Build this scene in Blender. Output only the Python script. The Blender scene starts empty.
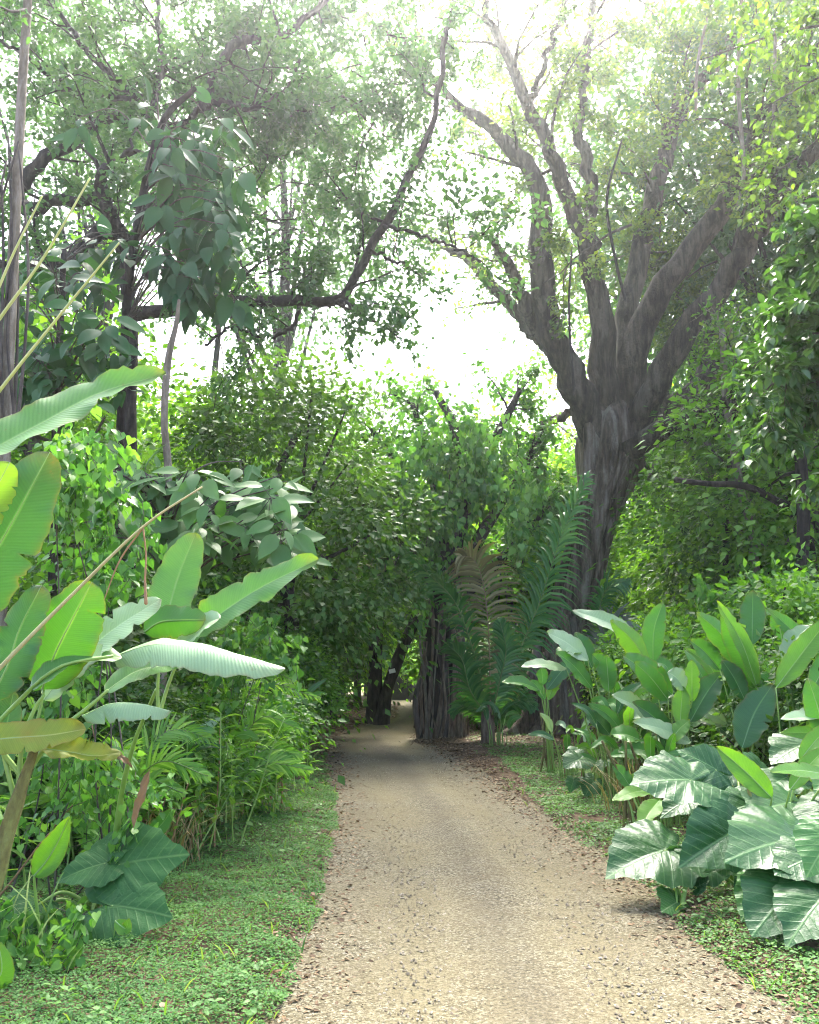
import bpy, math, random
import numpy as np
from mathutils import Vector

scene = bpy.context.scene
COL = scene.collection
PI = math.pi

# ------------------------------------------------------------------ camera geometry
FPX, CX, CY = 820.0, 409.5, 512.0
PITCH = math.radians(10.9)
CAM = np.array([0.0, 0.0, 1.6])
_c, _s = math.cos(PITCH), math.sin(PITCH)

def ray(px, py):
    xc = (px - CX) / FPX; yc = (CY - py) / FPX
    return np.array([xc, _c - yc * _s, _s + yc * _c])

def W(px, py, Y):
    """world point seen at a picture position, at distance Y along the path axis"""
    d = ray(px, py); return CAM + d * (Y / d[1])

def MPP(px, py, Y):
    d = ray(px, py); return (Y / d[1]) / FPX

def G(px, py, z=0.0):
    d = ray(px, py); t = (z - CAM[2]) / d[2]; return CAM + d * t

def nrm(a):
    a = np.asarray(a, float)
    return a / np.maximum(np.linalg.norm(a, axis=-1, keepdims=True), 1e-9)

# ------------------------------------------------------------------ noise
_hr = np.random.RandomState(5).rand(256, 256)
def vnoise(x, y):
    x = np.asarray(x, float); y = np.asarray(y, float)
    xi = np.floor(x).astype(int); yi = np.floor(y).astype(int)
    fx = x - xi; fy = y - yi
    fx = fx * fx * (3 - 2 * fx); fy = fy * fy * (3 - 2 * fy)
    a = _hr[xi & 255, yi & 255]; b = _hr[(xi + 1) & 255, yi & 255]
    c = _hr[xi & 255, (yi + 1) & 255]; d = _hr[(xi + 1) & 255, (yi + 1) & 255]
    return (a * (1 - fx) + b * fx) * (1 - fy) + (c * (1 - fx) + d * fx) * fy
def fbm(x, y, o=4):
    s = 0; a = .5
    for k in range(o):
        s = s + a * vnoise(x * 2 ** k + 17.3 * k, y * 2 ** k - 9.1 * k); a *= .5
    return s

# ------------------------------------------------------------------ curves
def catmull(pts, n):
    P = np.asarray(pts, float)
    if len(P) == 2:
        t = np.linspace(0, 1, n)[:, None]; return P[0] * (1 - t) + P[1] * t
    P = np.vstack([2 * P[0] - P[1], P, 2 * P[-1] - P[-2]])
    m = len(P) - 3
    out = []
    for t in np.linspace(0, m - 1e-6, n):
        i = int(t); f = t - i
        a, b, c, d = P[i], P[i + 1], P[i + 2], P[i + 3]
        out.append(.5 * (2 * b + (c - a) * f + (2 * a - 5 * b + 4 * c - d) * f * f + (3 * b - a - 3 * c + d) * f ** 3))
    return np.array(out)

def tangents(P):
    T = np.gradient(P, axis=0); return nrm(T)

# ------------------------------------------------------------------ mesh builder
ORG = {}
class MB:
    def __init__(self):
        self.V = []; self.F = []; self.U = []; self.n = 0; self.hasuv = False
    def add(self, V, F, UV=None):
        V = np.asarray(V, float); F = np.asarray(F, int)
        self.V.append(V); self.F.append(F + self.n); self.n += len(V)
        if UV is None: UV = np.zeros((len(V), 2))
        else: self.hasuv = True
        self.U.append(np.asarray(UV, float))
    def tube(self, pts, rad, n=8, k=None, flute=None, cap=True):
        P = np.asarray(pts, float); R = np.asarray(rad, float)
        if k:
            q = catmull(np.hstack([P, R[:, None]]), k); P, R = q[:, :3], np.maximum(q[:, 3], .0008)
        T = tangents(P); m = len(P)
        ref = np.array([1., 0, 0]) if abs(T[0][0]) < .8 else np.array([0, 1., 0])
        x = nrm(np.cross(T[0], ref)); X = [x]
        for i in range(1, m):
            x = x - T[i] * np.dot(x, T[i]); x = x / max(np.linalg.norm(x), 1e-9); X.append(x)
        X = np.array(X); Yv = np.cross(T, X)
        th = np.arange(n) * 2 * PI / n
        rr = R[:, None] * np.ones((1, n))
        if flute is not None: rr = rr * flute(th[None, :], np.linspace(0, 1, m)[:, None])
        V = P[:, None, :] + rr[..., None] * (np.cos(th)[None, :, None] * X[:, None, :] + np.sin(th)[None, :, None] * Yv[:, None, :])
        V = V.reshape(-1, 3)
        i, j = np.meshgrid(np.arange(m - 1), np.arange(n), indexing='ij')
        j2 = (j + 1) % n
        F = np.stack([i * n + j, i * n + j2, (i + 1) * n + j2, (i + 1) * n + j], -1).reshape(-1, 4)
        L = np.concatenate([[0], np.cumsum(np.linalg.norm(np.diff(P, axis=0), axis=1))])
        UV = np.stack([np.tile(th / (2 * PI), m), np.repeat(L, n)], -1)
        self.add(V, F, UV)
        if cap:
            e = np.array([[a, b, c, c] for a, b, c in []] or np.zeros((0, 4)), int)
            tip = (m - 1) * n
            self.V.append(P[-1:] + T[-1:] * R[-1] * .6); self.U.append(UV[-1:]); c0 = self.n; self.n += 1
            jj = np.arange(n)
            f = np.stack([c0 - m * n + tip + jj, c0 - m * n + tip + (jj + 1) % n, np.full(n, c0), np.full(n, c0)], -1)
            self.F.append(f)
    def build(self, name, mat, parent=None, smooth=True, org=None):
        V = np.vstack(self.V)
        o0 = np.array(org if org is not None else (ORG.get(parent.name, (0, 0, 0)) if parent else (0, 0, 0)), float)
        V = V - o0
        U = np.vstack(self.U)
        lv = []; lt = []
        for F in self.F:
            if F.shape[1] == 3: lv.append(F.ravel()); lt.append(np.full(len(F), 3))
            else:
                tri = F[:, 2] == F[:, 3]
                if tri.any():
                    A = F[~tri]; B = F[tri][:, :3]
                    lv += [A.ravel(), B.ravel()]; lt += [np.full(len(A), 4), np.full(len(B), 3)]
                else: lv.append(F.ravel()); lt.append(np.full(len(F), 4))
        lv = np.concatenate(lv).astype(np.int32); lt = np.concatenate(lt).astype(np.int32)
        ls = np.concatenate([[0], np.cumsum(lt)[:-1]]).astype(np.int32)
        me = bpy.data.meshes.new(name)
        me.vertices.add(len(V)); me.vertices.foreach_set('co', V.astype(np.float32).ravel())
        me.loops.add(len(lv)); me.loops.foreach_set('vertex_index', lv)
        me.polygons.add(len(lt)); me.polygons.foreach_set('loop_start', ls); me.polygons.foreach_set('loop_total', lt)
        me.polygons.foreach_set('use_smooth', np.full(len(lt), smooth))
        if self.hasuv:
            uv = me.uv_layers.new(name='UVMap'); uv.data.foreach_set('uv', U[lv].astype(np.float32).ravel())
        me.update(calc_edges=True); me.validate()
        if mat: me.materials.append(mat)
        ob = bpy.data.objects.new(name, me); COL.objects.link(ob)
        if parent: ob.parent = parent; ORG[ob.name] = o0
        elif org is not None: ob.location = org; ORG[ob.name] = o0
        return ob

def thing(name, label, cat, loc, group=None):
    e = bpy.data.objects.new(name, None); COL.objects.link(e)
    e.empty_display_size = .2
    e.location = tuple(float(v) for v in loc); ORG[e.name] = np.array(loc, float)
    e['label'] = label; e['category'] = cat
    if group: e['group'] = group
    return e
def tag(o, label, cat, group=None):
    o['label'] = label; o['category'] = cat
    if group: o['group'] = group
    return o
def kids(o): return [c for c in bpy.data.objects if c.parent is o]
def dup(root, chs, loc, rz, sc, label, group=None):
    r = root.copy(); COL.objects.link(r); r.location = tuple(float(v) for v in loc); r.rotation_euler = (0, 0, rz); r.scale = sc
    r['label'] = label
    if group: r['group'] = group
    for c in chs:
        d = c.copy(); COL.objects.link(d); d.parent = r
    return r

# ------------------------------------------------------------------ leaf clouds
def _tpl(v, f): return np.array(v, float), np.array(f, int)
T_SMALL = _tpl([(0, 0, 0), (.27, .42, .07), (0, 1, -.05), (-.27, .42, .07)], [(0, 1, 2), (0, 2, 3)])
T_MID = _tpl([(0, 0, 0), (.24, .3, .07), (.21, .66, .03), (0, 1, -.14), (-.21, .66, .03), (-.24, .3, .07), (0, .33, 0), (0, .66, -.04)],
             [(0, 1, 6), (0, 6, 5), (6, 1, 2), (6, 2, 7), (5, 6, 7), (5, 7, 4), (7, 2, 3), (7, 3, 4)])
T_LANCE = _tpl([(0, 0, 0), (.1, .3, .04), (.09, .62, .0), (0, 1, -.2), (-.09, .62, .0), (-.1, .3, .04), (0, .33, 0), (0, .66, -.06)], T_MID[1])
T_HEART = _tpl([(0, .08, 0), (.2, -.1, .02), (.42, .12, .06), (.38, .42, .05), (.16, .78, -.02), (0, 1.05, -.12),
                (-.16, .78, -.02), (-.38, .42, .05), (-.42, .12, .06), (-.2, -.1, .02), (0, .5, -.03)],
               [(0, 1, 2), (0, 2, 10), (2, 3, 10), (3, 4, 10), (4, 5, 10), (5, 6, 10), (6, 7, 10), (7, 8, 10), (8, 0, 10), (8, 9, 0)])
def _big():
    v = []; f = []
    ys = [0, .12, .28, .45, .62, .78, .91, 1]; ws = [.02, .2, .29, .30, .25, .16, .07, .004]
    for y, w in zip(ys, ws):
        dz = -.22 * y * y
        v += [(-w, y, .22 * w + dz - .25 * w * w), (-w * .5, y, .12 * w + dz), (0, y, dz), (w * .5, y, .12 * w + dz), (w, y, .22 * w + dz - .25 * w * w)]
    for i in range(7):
        for j in range(4):
            a = i * 5 + j; f += [(a, a + 1, a + 6), (a, a + 6, a + 5)]
    return _tpl(v, f)
T_BIG = _big()

def cloud(mb, pos, D, N, size, tpl=T_SMALL, wid=1.0):
    pos = np.asarray(pos, float); D = nrm(D); X = nrm(np.cross(D, N)); N = np.cross(X, D)
    tv, tf = tpl; n = len(pos); k = len(tv)
    s = np.asarray(size, float).reshape(-1, 1, 1) * np.ones((n, 1, 1))
    wd = np.asarray(wid, float).reshape(-1, 1, 1) * np.ones((n, 1, 1))
    V = pos[:, None, :] + s * (wd * tv[None, :, 0, None] * X[:, None, :] + tv[None, :, 1, None] * D[:, None, :] + tv[None, :, 2, None] * N[:, None, :])
    F = (tf[None] + (np.arange(n) * k)[:, None, None]).reshape(-1, tf.shape[1])
    UV = np.tile(np.stack([tv[:, 0] + .5, tv[:, 1]], -1), (n, 1))
    mb.add(V.reshape(-1, 3), F, UV)

def rdir(r, n): return nrm(r.normal(size=(n, 3)))

# ------------------------------------------------------------------ branch systems
def wander(r, p, d, L, n=6, wob=.25, grav=0.0):
    P = [np.array(p, float)]; d = nrm(d); st = L / (n - 1)
    for i in range(n - 1):
        d = nrm(d + r.normal(size=3) * wob + np.array([0, 0, grav])); P.append(P[-1] + d * st)
    return np.array(P)

class Leaves:
    def __init__(s): s.p = []; s.d = []; s.n = []; s.s = []
    def add(s, p, d, n, z): s.p.append(p); s.d.append(d); s.n.append(n); s.s.append(z)
    def along(s, r, P, m, size, spread=.3, droop=.3, flat=.9, jit=.05, t0=.15):
        t = r.uniform(t0, 1, m) * (len(P) - 1); i = np.minimum(t.astype(int), len(P) - 2); f = (t - i)[:, None]
        p = P[i] * (1 - f) + P[i + 1] * f + r.normal(size=(m, 3)) * jit
        tg = nrm(P[i + 1] - P[i])
        d = nrm(tg * .5 + rdir(r, m) * (.5 + spread) + np.array([0, 0, -droop]))
        n = nrm(rdir(r, m) * (1 - flat + .25) + np.array([0, 0, flat]))
        s.add(p, d, n, size * r.uniform(.65, 1.25, m))
    def to(s, mb, tpl=T_SMALL, wid=1.0, chop=None):
        p = np.vstack(s.p); d = np.vstack(s.d); n = np.vstack(s.n); z = np.concatenate(s.s)
        cloud(mb, p, d, n, z, tpl, wid); return len(p)

def ramify(r, mb, lv, P, R, nb, L, ntw, Ltw, nlf, lsize, t0=.3, up=.25, sides=4, jit=.06, tw_r=.008, droop=.3, bias=None, spread=.6):
    """side branches and leafy twigs off the limb P with radii R"""
    T = tangents(P); n = len(P)
    for b in range(nb):
        t = r.uniform(t0, 1) * (n - 1); i = min(int(t), n - 2); f = t - i
        p = P[i] * (1 - f) + P[i + 1] * f; rr = R[i]
        v = rdir(r, 1)[0]; d = T[i] * .5 + v * .8 + np.array([0, 0, up])
        if bias is not None: d = d + np.array(bias)
        l = L * r.uniform(.45, 1.15)
        Q = wander(r, p, d, l, 6, .22, -.02)
        mb.tube(Q, np.linspace(max(min(rr * .45, l * .022), tw_r * 1.3), tw_r, 6), sides)
        lv.along(r, Q, max(2, nlf // 3), lsize, jit=jit, droop=droop, t0=.55)
        TT = tangents(Q)
        for k in range(ntw):
            q = r.uniform(.2, 1) * 5; j = min(int(q), 4)
            pp = Q[j] + (Q[j + 1] - Q[j]) * (q - j)
            dd = TT[j] * .6 + rdir(r, 1)[0] * spread + np.array([0, 0, .05])
            Z = wander(r, pp, dd, Ltw * r.uniform(.5, 1.2), 4, .2, -.06)
            mb.tube(Z, np.linspace(tw_r, tw_r * .4, 4), 3, cap=False)
            lv.along(r, Z, nlf, lsize, jit=jit, droop=droop)

# ------------------------------------------------------------------ leaf blades along a midrib
def prof(kind, v):
    a, b = {'banana': (.42, .5), 'lance': (.65, .8), 'helic': (.6, .8), 'strap': (.25, .6)}[kind]
    v = np.clip(v, 0, 1); m = (a / (a + b)) ** a * (b / (a + b)) ** b
    return v ** a * (1 - v) ** b / m

def frame_at(P, roll):
    T = tangents(P)
    tc = nrm(CAM[None] - P)
    S = nrm(np.cross(T, tc)); N = np.cross(S, T)
    N = N * np.sign((N * tc).sum(1))[:, None]
    roll = np.asarray(roll, float)
    roll = np.interp(np.linspace(0, 1, len(P)), np.linspace(0, 1, roll.size), roll.ravel())[:, None] if roll.size > 1 else float(roll)
    S2 = np.cos(roll) * S + np.sin(roll) * N
    return T, S2, np.cross(S2, T)

def blade(mb, mid, hw, roll=0.0, kind='banana', fold=.25, nu=10, nv=44, wave=.06, ragged=.06, tears=3, seed=0, asym=1.0, curl=0.0):
    r = np.random.RandomState(seed)
    P = catmull(mid, nv + 1); T, S, N = frame_at(P, math.radians(roll) if np.isscalar(roll) else np.radians(roll))
    # the surface that looks to the sky counts as the upper one
    if N[len(N) // 2][2] < 0: N = -N
    v = np.linspace(0, 1, nv + 1); w = prof(kind, v) * hw
    u = np.linspace(-1, 1, 2 * nu + 1)
    V = np.zeros((nv + 1, 2 * nu + 1, 3)); UV = np.zeros((nv + 1, 2 * nu + 1, 2))
    sc = {}
    for sgn in (-1, 1):
        s = 1 - ragged * np.abs(np.interp(v, np.linspace(0, 1, 22), r.normal(size=22)))
        for k in range(tears):
            if r.rand() < .8:
                c = r.uniform(.2, .9); s *= 1 - r.uniform(.15, .5) * np.exp(-((v - c) / .011) ** 2)
        sc[sgn] = s * (asym if sgn > 0 else 1)
    ph = r.uniform(0, 6, 4)
    for j, uu in enumerate(u):
        x = abs(uu) * w * (sc[1] if uu > 0 else sc[-1])
        fo = fold * (1 if uu != 0 else 0)
        wv = wave * hw * uu * uu * (np.sin(v * 19 + ph[0] + (2 if uu > 0 else 0)) * .6 + np.sin(v * 43 + ph[1]) * .3 + np.sin(v * 7 + ph[2]))
        cu = curl * x * abs(uu)
        sw = v + .06 * abs(uu)
        V[:, j] = P + S * (np.sign(uu) * x * math.cos(fo))[:, None] + N * (x * math.sin(fo) + wv - cu)[:, None] + T * (.10 * hw * abs(uu) * w / hw)[:, None]
        UV[:, j, 0] = uu * .5 + .5; UV[:, j, 1] = v
    m = 2 * nu + 1
    i, j = np.meshgrid(np.arange(nv), np.arange(m - 1), indexing='ij')
    F = np.stack([i * m + j, i * m + j + 1, (i + 1) * m + j + 1, (i + 1) * m + j], -1).reshape(-1, 4)
    mb.add(V.reshape(-1, 3), F, UV.reshape(-1, 2))
    return P, N

def midrib(P, N, r0, r1=.0015):
    m = MB(); k = len(P); sel = np.linspace(0, k - 1, 14).astype(int)
    m.tube(P[sel] - N[sel] * r0 * .5, np.linspace(r0, r1, 14), 6)
    return m

def ear(mb, B, Tp, roll, asp=.62, droop=.18, fold=.18, wave=.05, seed=0, nr=10, nt=72, full=.64):
    """heart-shaped elephant ear blade: B leaf-stalk joint, Tp tip"""
    r = np.random.RandomState(seed)
    B = np.asarray(B, float); Tp = np.asarray(Tp, float); L = np.linalg.norm(Tp - B)
    B = B * full + Tp * (1 - full); L *= full
    P = np.array([B, (B + Tp) / 2, Tp]); T, S, N = frame_at(P, math.radians(roll)); T, S, N = T[1], S[1], N[1]
    if N[2] < 0: N = -N
    deg = np.array([0, 6, 14, 28, 45, 65, 90, 115, 135, 150, 162, 171, 178])
    rad = np.array([1.0, .91, .81, .72, .67, .63, .59, .57, .57, .55, .47, .29, .08])
    th = np.linspace(-178, 178, nt + 1); R = np.interp(np.abs(th), deg, rad)
    R = R * (1 + .025 * np.sin(np.radians(th) * 11 + r.uniform(0, 6)) + .015 * r.normal(size=nt + 1))
    q = np.linspace(0.02, 1, nr + 1)
    X = np.sin(np.radians(th))[None] * R[None] * q[:, None] * asp / .67
    Yy = np.cos(np.radians(th))[None] * R[None] * q[:, None]
    rr = np.sqrt(X ** 2 + Yy ** 2)
    Z = fold * np.abs(X) - droop * rr ** 2 - .25 * np.maximum(np.abs(X) - .35, 0) ** 1.0 * .6
    Z += wave * q[:, None] ** 2 * (np.sin(np.radians(th)[None] * 5 + r.uniform(0, 6)) * .6 + np.sin(np.radians(th)[None] * 13 + r.uniform(0, 6)) * .35)
    Z += .008 * np.cos(2 * PI * 6.5 * (Yy - .75 * np.abs(X))) * np.minimum(np.abs(X) * 6, 1)
    V = B + L * (X[..., None] * S + Yy[..., None] * T + Z[..., None] * N)
    UV = np.stack([X * .5 + .5, Yy * .5 + .5], -1)
    m = nt + 1
    i, j = np.meshgrid(np.arange(nr), np.arange(nt), indexing='ij')
    F = np.stack([i * m + j, (i + 1) * m + j, (i + 1) * m + j + 1, i * m + j + 1], -1).reshape(-1, 4)
    mb.add(V.reshape(-1, 3), F, UV.reshape(-1, 2))
    return B

def frond(mb_l, mb_r, pts, Lf, n=46, roll=0.0, droop=.5, seed=0, wl=.035, r0=.02, ang=55, twist=0.0, plume=.25):
    """pinnate palm frond: mb_l leaflets, mb_r rachis"""
    r = np.random.RandomState(seed)
    P = catmull(pts, 40); T, S, N = frame_at(P, math.radians(roll))
    if N[20][2] < 0: N = -N; S = -S
    mb_r.tube(P, np.linspace(r0, .003, 40), 6)
    for sgn in (-1, 1):
        t = np.linspace(.06, .995, n) + r.normal(size=n) * .004
        t = np.clip(t, 0, 1) * 39; i = np.minimum(t.astype(int), 38); f = (t - i)[:, None]
        p = P[i] * (1 - f) + P[i + 1] * f
        tt = t / 39; l = Lf * (np.sin(PI * np.clip(tt * .86 + .12, 0, 1)) ** .6) * r.uniform(.85, 1.08, n)
        a = np.radians(ang) * (1 - .55 * tt)
        d0 = nrm(T[i] * np.cos(a)[:, None] + sgn * S[i] * np.sin(a)[:, None] + N[i] * (plume * r.uniform(.3, 1.4, n))[:, None] + r.normal(size=(n, 3)) * .05)
        dn = np.array([0, 0, -1.])
        q = [p]; d = d0
        K = 5
        for k in range(K - 1):
            q.append(q[-1] + d * (l / (K - 1))[:, None]); d = nrm(d + dn * droop * .42 * r.uniform(.7, 1.3, n)[:, None])
        q = np.array(q)      # K,n,3
        wdir = nrm(np.cross(d0, N[i] + r.normal(size=(n, 3)) * .15))
        ws = np.array([.5, 1, .9, .6, .04]) * wl
        up = nrm(np.cross(wdir, d0))
        A = q + wdir[None] * ws[:, None, None] + up[None] * (ws * .35)[:, None, None]; Bm = q; C = q - wdir[None] * ws[:, None, None] + up[None] * (ws * .35)[:, None, None]
        V = np.stack([A, Bm, C], 2)      # K,n,3,3
        V = V.transpose(1, 0, 2, 3).reshape(n, K * 3, 3)
        fs = []
        for k in range(K - 1):
            for c in range(2): fs.append((k * 3 + c, k * 3 + c + 1, (k + 1) * 3 + c + 1, (k + 1) * 3 + c))
        F = (np.array(fs)[None] + (np.arange(n) * K * 3)[:, None, None]).reshape(-1, 4)
        mb_l.add(V.reshape(-1, 3), F)
# ------------------------------------------------------------------ materials
def newmat(name):
    m = bpy.data.materials.new(name); m.use_nodes = True
    nt = m.node_tree; nt.nodes.clear(); return m, nt, nt.nodes, nt.links
def ramp(N, cols, interp='LINEAR'):
    r = N.new('ShaderNodeValToRGB'); e = r.color_ramp; e.interpolation = interp
    while len(e.elements) < len(cols): e.elements.new(.5)
    for el, (p, c) in zip(e.elements, cols):
        el.position = p; el.color = (*c, 1)
    return r
def noise(N, L, vec, scale, detail=4, rough=.55):
    n = N.new('ShaderNodeTexNoise'); n.inputs['Scale'].default_value = scale; n.inputs['Detail'].default_value = detail
    n.inputs['Roughness'].default_value = rough
    if vec is not None: L.new(vec, n.inputs['Vector'])
    return n
def mixc(N, L, fac, a, b, blend='MIX'):
    m = N.new('ShaderNodeMix'); m.data_type = 'RGBA'; m.blend_type = blend
    for k, v in ((0, fac), (6, a), (7, b)):
        if hasattr(v, 'is_linked'): L.new(v, m.inputs[k])
        elif k == 0: m.inputs[k].default_value = v
        else: m.inputs[k].default_value = (*v, 1)
    return m.outputs[2]
def math_(N, L, op, a, b=None, c=None):
    m = N.new('ShaderNodeMath'); m.operation = op
    for k, v in enumerate((a, b, c)):
        if v is None: continue
        if hasattr(v, 'is_linked'): L.new(v, m.inputs[k])
        else: m.inputs[k].default_value = v
    return m.outputs[0]

def finish_leaf(N, L, base, trans=.35, tcol=(1.5, 1.6, .55), rough=.45, spec=.4, bump=None, bstr=.3, bdist=.02, sheen=0.0):
    p = N.new('ShaderNodeBsdfPrincipled'); L.new(base, p.inputs['Base Color'])
    if hasattr(rough, 'is_linked'): L.new(rough, p.inputs['Roughness'])
    else: p.inputs['Roughness'].default_value = rough
    p.inputs['Specular IOR Level'].default_value = spec
    t = N.new('ShaderNodeBsdfTranslucent')
    L.new(mixc(N, L, 1.0, base, tcol, 'MULTIPLY'), t.inputs['Color'])
    if bump is not None:
        b = N.new('ShaderNodeBump'); b.inputs['Strength'].default_value = bstr; b.inputs['Distance'].default_value = bdist
        L.new(bump, b.inputs['Height']); L.new(b.outputs[0], p.inputs['Normal'])
    mx = N.new('ShaderNodeMixShader'); mx.inputs[0].default_value = trans
    L.new(p.outputs[0], mx.inputs[1]); L.new(t.outputs[0], mx.inputs[2])
    o = N.new('ShaderNodeOutputMaterial'); L.new(mx.outputs[0], o.inputs['Surface'])

def leafmat(name, cols, trans=.35, rough=.45, spec=.4, tcol=(1.5, 1.6, .55), clump=0.0):
    """small leaves: one tint per leaf, with slow variation through the crown"""
    m, nt, N, L = newmat(name)
    g = N.new('ShaderNodeNewGeometry')
    k = len(cols); r = ramp(N, [(i / (k - 1), c) for i, c in enumerate(cols)])
    fac = g.outputs['Random Per Island']
    if clump:
        tc = N.new('ShaderNodeTexCoord'); n = noise(N, L, tc.outputs['Object'], clump, 2)
        fac = math_(N, L, 'ADD', math_(N, L, 'MULTIPLY', fac, .55), math_(N, L, 'MULTIPLY_ADD', n.outputs[0], 1.3, -.42))
    L.new(fac, r.inputs[0])
    finish_leaf(N, L, r.outputs[0], trans, tcol, rough, spec)
    return m

def ribmat(name, c1, c2, crib, trans=.35, rough=.4, spec=.4, lines=55, tcol=(1.5, 1.6, .5), brown=0.0, bstr=.18):
    """large leaves with a pale midrib and fine parallel side veins"""
    m, nt, N, L = newmat(name)
    uv = N.new('ShaderNodeUVMap'); uv.uv_map = 'UVMap'
    sp = N.new('ShaderNodeSeparateXYZ'); L.new(uv.outputs[0], sp.inputs[0])
    au = math_(N, L, 'ABSOLUTE', math_(N, L, 'MULTIPLY_ADD', sp.outputs[0], 2, -1))
    tc = N.new('ShaderNodeTexCoord')
    n1 = noise(N, L, tc.outputs['Object'], 3.5, 4); n2 = noise(N, L, tc.outputs['Object'], 40, 3)
    vv = math_(N, L, 'ADD', sp.outputs[1], math_(N, L, 'MULTIPLY', au, -.07))
    vv = math_(N, L, 'ADD', vv, math_(N, L, 'MULTIPLY', n2.outputs[0], .004))
    s = math_(N, L, 'SINE', math_(N, L, 'MULTIPLY', vv, lines * 2 * PI))
    s2 = math_(N, L, 'SINE', math_(N, L, 'MULTIPLY', vv, lines * .37 * 2 * PI))
    s = math_(N, L, 'MULTIPLY_ADD', s2, .5, s)
    base = mixc(N, L, n1.outputs[0], c1, c2)
    vein = math_(N, L, 'MULTIPLY', math_(N, L, 'MULTIPLY_ADD', s, .33, .5), .17)
    base = mixc(N, L, vein, base, [min(1, x * 1.45 + .006) for x in c2])
    rib = math_(N, L, 'SUBTRACT', 1, math_(N, L, 'SMOOTH_MIN', math_(N, L, 'MULTIPLY', au, 14), 1.0, .2)); rib.node.use_clamp = True
    base = mixc(N, L, rib, base, crib)
    spots = noise(N, L, tc.outputs['Object'], 14, 6, .7)
    rp = ramp(N, [(.66, (0, 0, 0)), (.74, (1, 1, 1))]); L.new(spots.outputs[0], rp.inputs[0])
    base = mixc(N, L, math_(N, L, 'MULTIPLY', rp.outputs[0], .6), base, (.12, .095, .03))
    # dry margin and tip
    ed = math_(N, L, 'POWER', math_(N, L, 'MAXIMUM', au, sp.outputs[1]), 14)
    ed = math_(N, L, 'MULTIPLY', ed, math_(N, L, 'MULTIPLY_ADD', spots.outputs[0], 3.0, -.85)); ed.node.use_clamp = True
    base = mixc(N, L, math_(N, L, 'MULTIPLY', ed, .6 if not brown else .95), base, (.20, .12, .035))
    if brown:
        bl = ramp(N, [(.45, (0, 0, 0)), (.62, (1, 1, 1))]); L.new(n1.outputs[0], bl.inputs[0])
        base = mixc(N, L, math_(N, L, 'MULTIPLY', bl.outputs[0], brown), base, (.30, .15, .03))
    ro = math_(N, L, 'MULTIPLY_ADD', n1.outputs[0], .25, rough - .12)
    finish_leaf(N, L, base, trans, tcol, ro, spec, math_(N, L, 'ADD', s, math_(N, L, 'MULTIPLY', n2.outputs[0], 1.2)), bstr, .0025)
    return m

def earmat(name, c1, c2, cv, trans=.2, rough=.33, spec=.6):
    """elephant ear: radial main veins, puckered glossy surface"""
    m, nt, N, L = newmat(name)
    uv = N.new('ShaderNodeUVMap'); uv.uv_map = 'UVMap'
    sp = N.new('ShaderNodeSeparateXYZ'); L.new(uv.outputs[0], sp.inputs[0])
    tc = N.new('ShaderNodeTexCoord')
    n1 = noise(N, L, tc.outputs['Object'], 5, 4); n2 = noise(N, L, tc.outputs['Object'], 38, 4)
    ax = math_(N, L, 'ABSOLUTE', math_(N, L, 'MULTIPLY_ADD', sp.outputs[0], 2, -1))
    yy = math_(N, L, 'MULTIPLY_ADD', sp.outputs[1], 2, -1)
    ph = math_(N, L, 'MULTIPLY', math_(N, L, 'MULTIPLY_ADD', ax, -.75, yy), 6.5)
    c = math_(N, L, 'COSINE', math_(N, L, 'MULTIPLY', ph, 2 * PI))
    vein = math_(N, L, 'POWER', math_(N, L, 'MAXIMUM', math_(N, L, 'MULTIPLY_ADD', c, -.5, .5), .0001), 22)
    midv = math_(N, L, 'SUBTRACT', 1, math_(N, L, 'MULTIPLY', ax, 38)); midv.node.use_clamp = True
    vein = math_(N, L, 'MAXIMUM', math_(N, L, 'MULTIPLY', vein, .5), midv)
    base = mixc(N, L, n1.outputs[0], c1, c2)
    base = mixc(N, L, vein, base, cv)
    spots = noise(N, L, tc.outputs['Object'], 22, 5, .7)
    rp = ramp(N, [(.68, (0, 0, 0)), (.73, (1, 1, 1))]); L.new(spots.outputs[0], rp.inputs[0])
    base = mixc(N, L, math_(N, L, 'MULTIPLY', rp.outputs[0], .5), base, (.12, .10, .04))
    h = math_(N, L, 'ADD', math_(N, L, 'MULTIPLY', vein, -1.0), math_(N, L, 'MULTIPLY', n2.outputs[0], 1.6))
    h = math_(N, L, 'ADD', h, math_(N, L, 'MULTIPLY', c, .2))
    ro = math_(N, L, 'MULTIPLY_ADD', n1.outputs[0], .22, rough - .1)
    finish_leaf(N, L, base, trans, (1.4, 1.6, .6), ro, spec, h, .38, .007)
    return m

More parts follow.
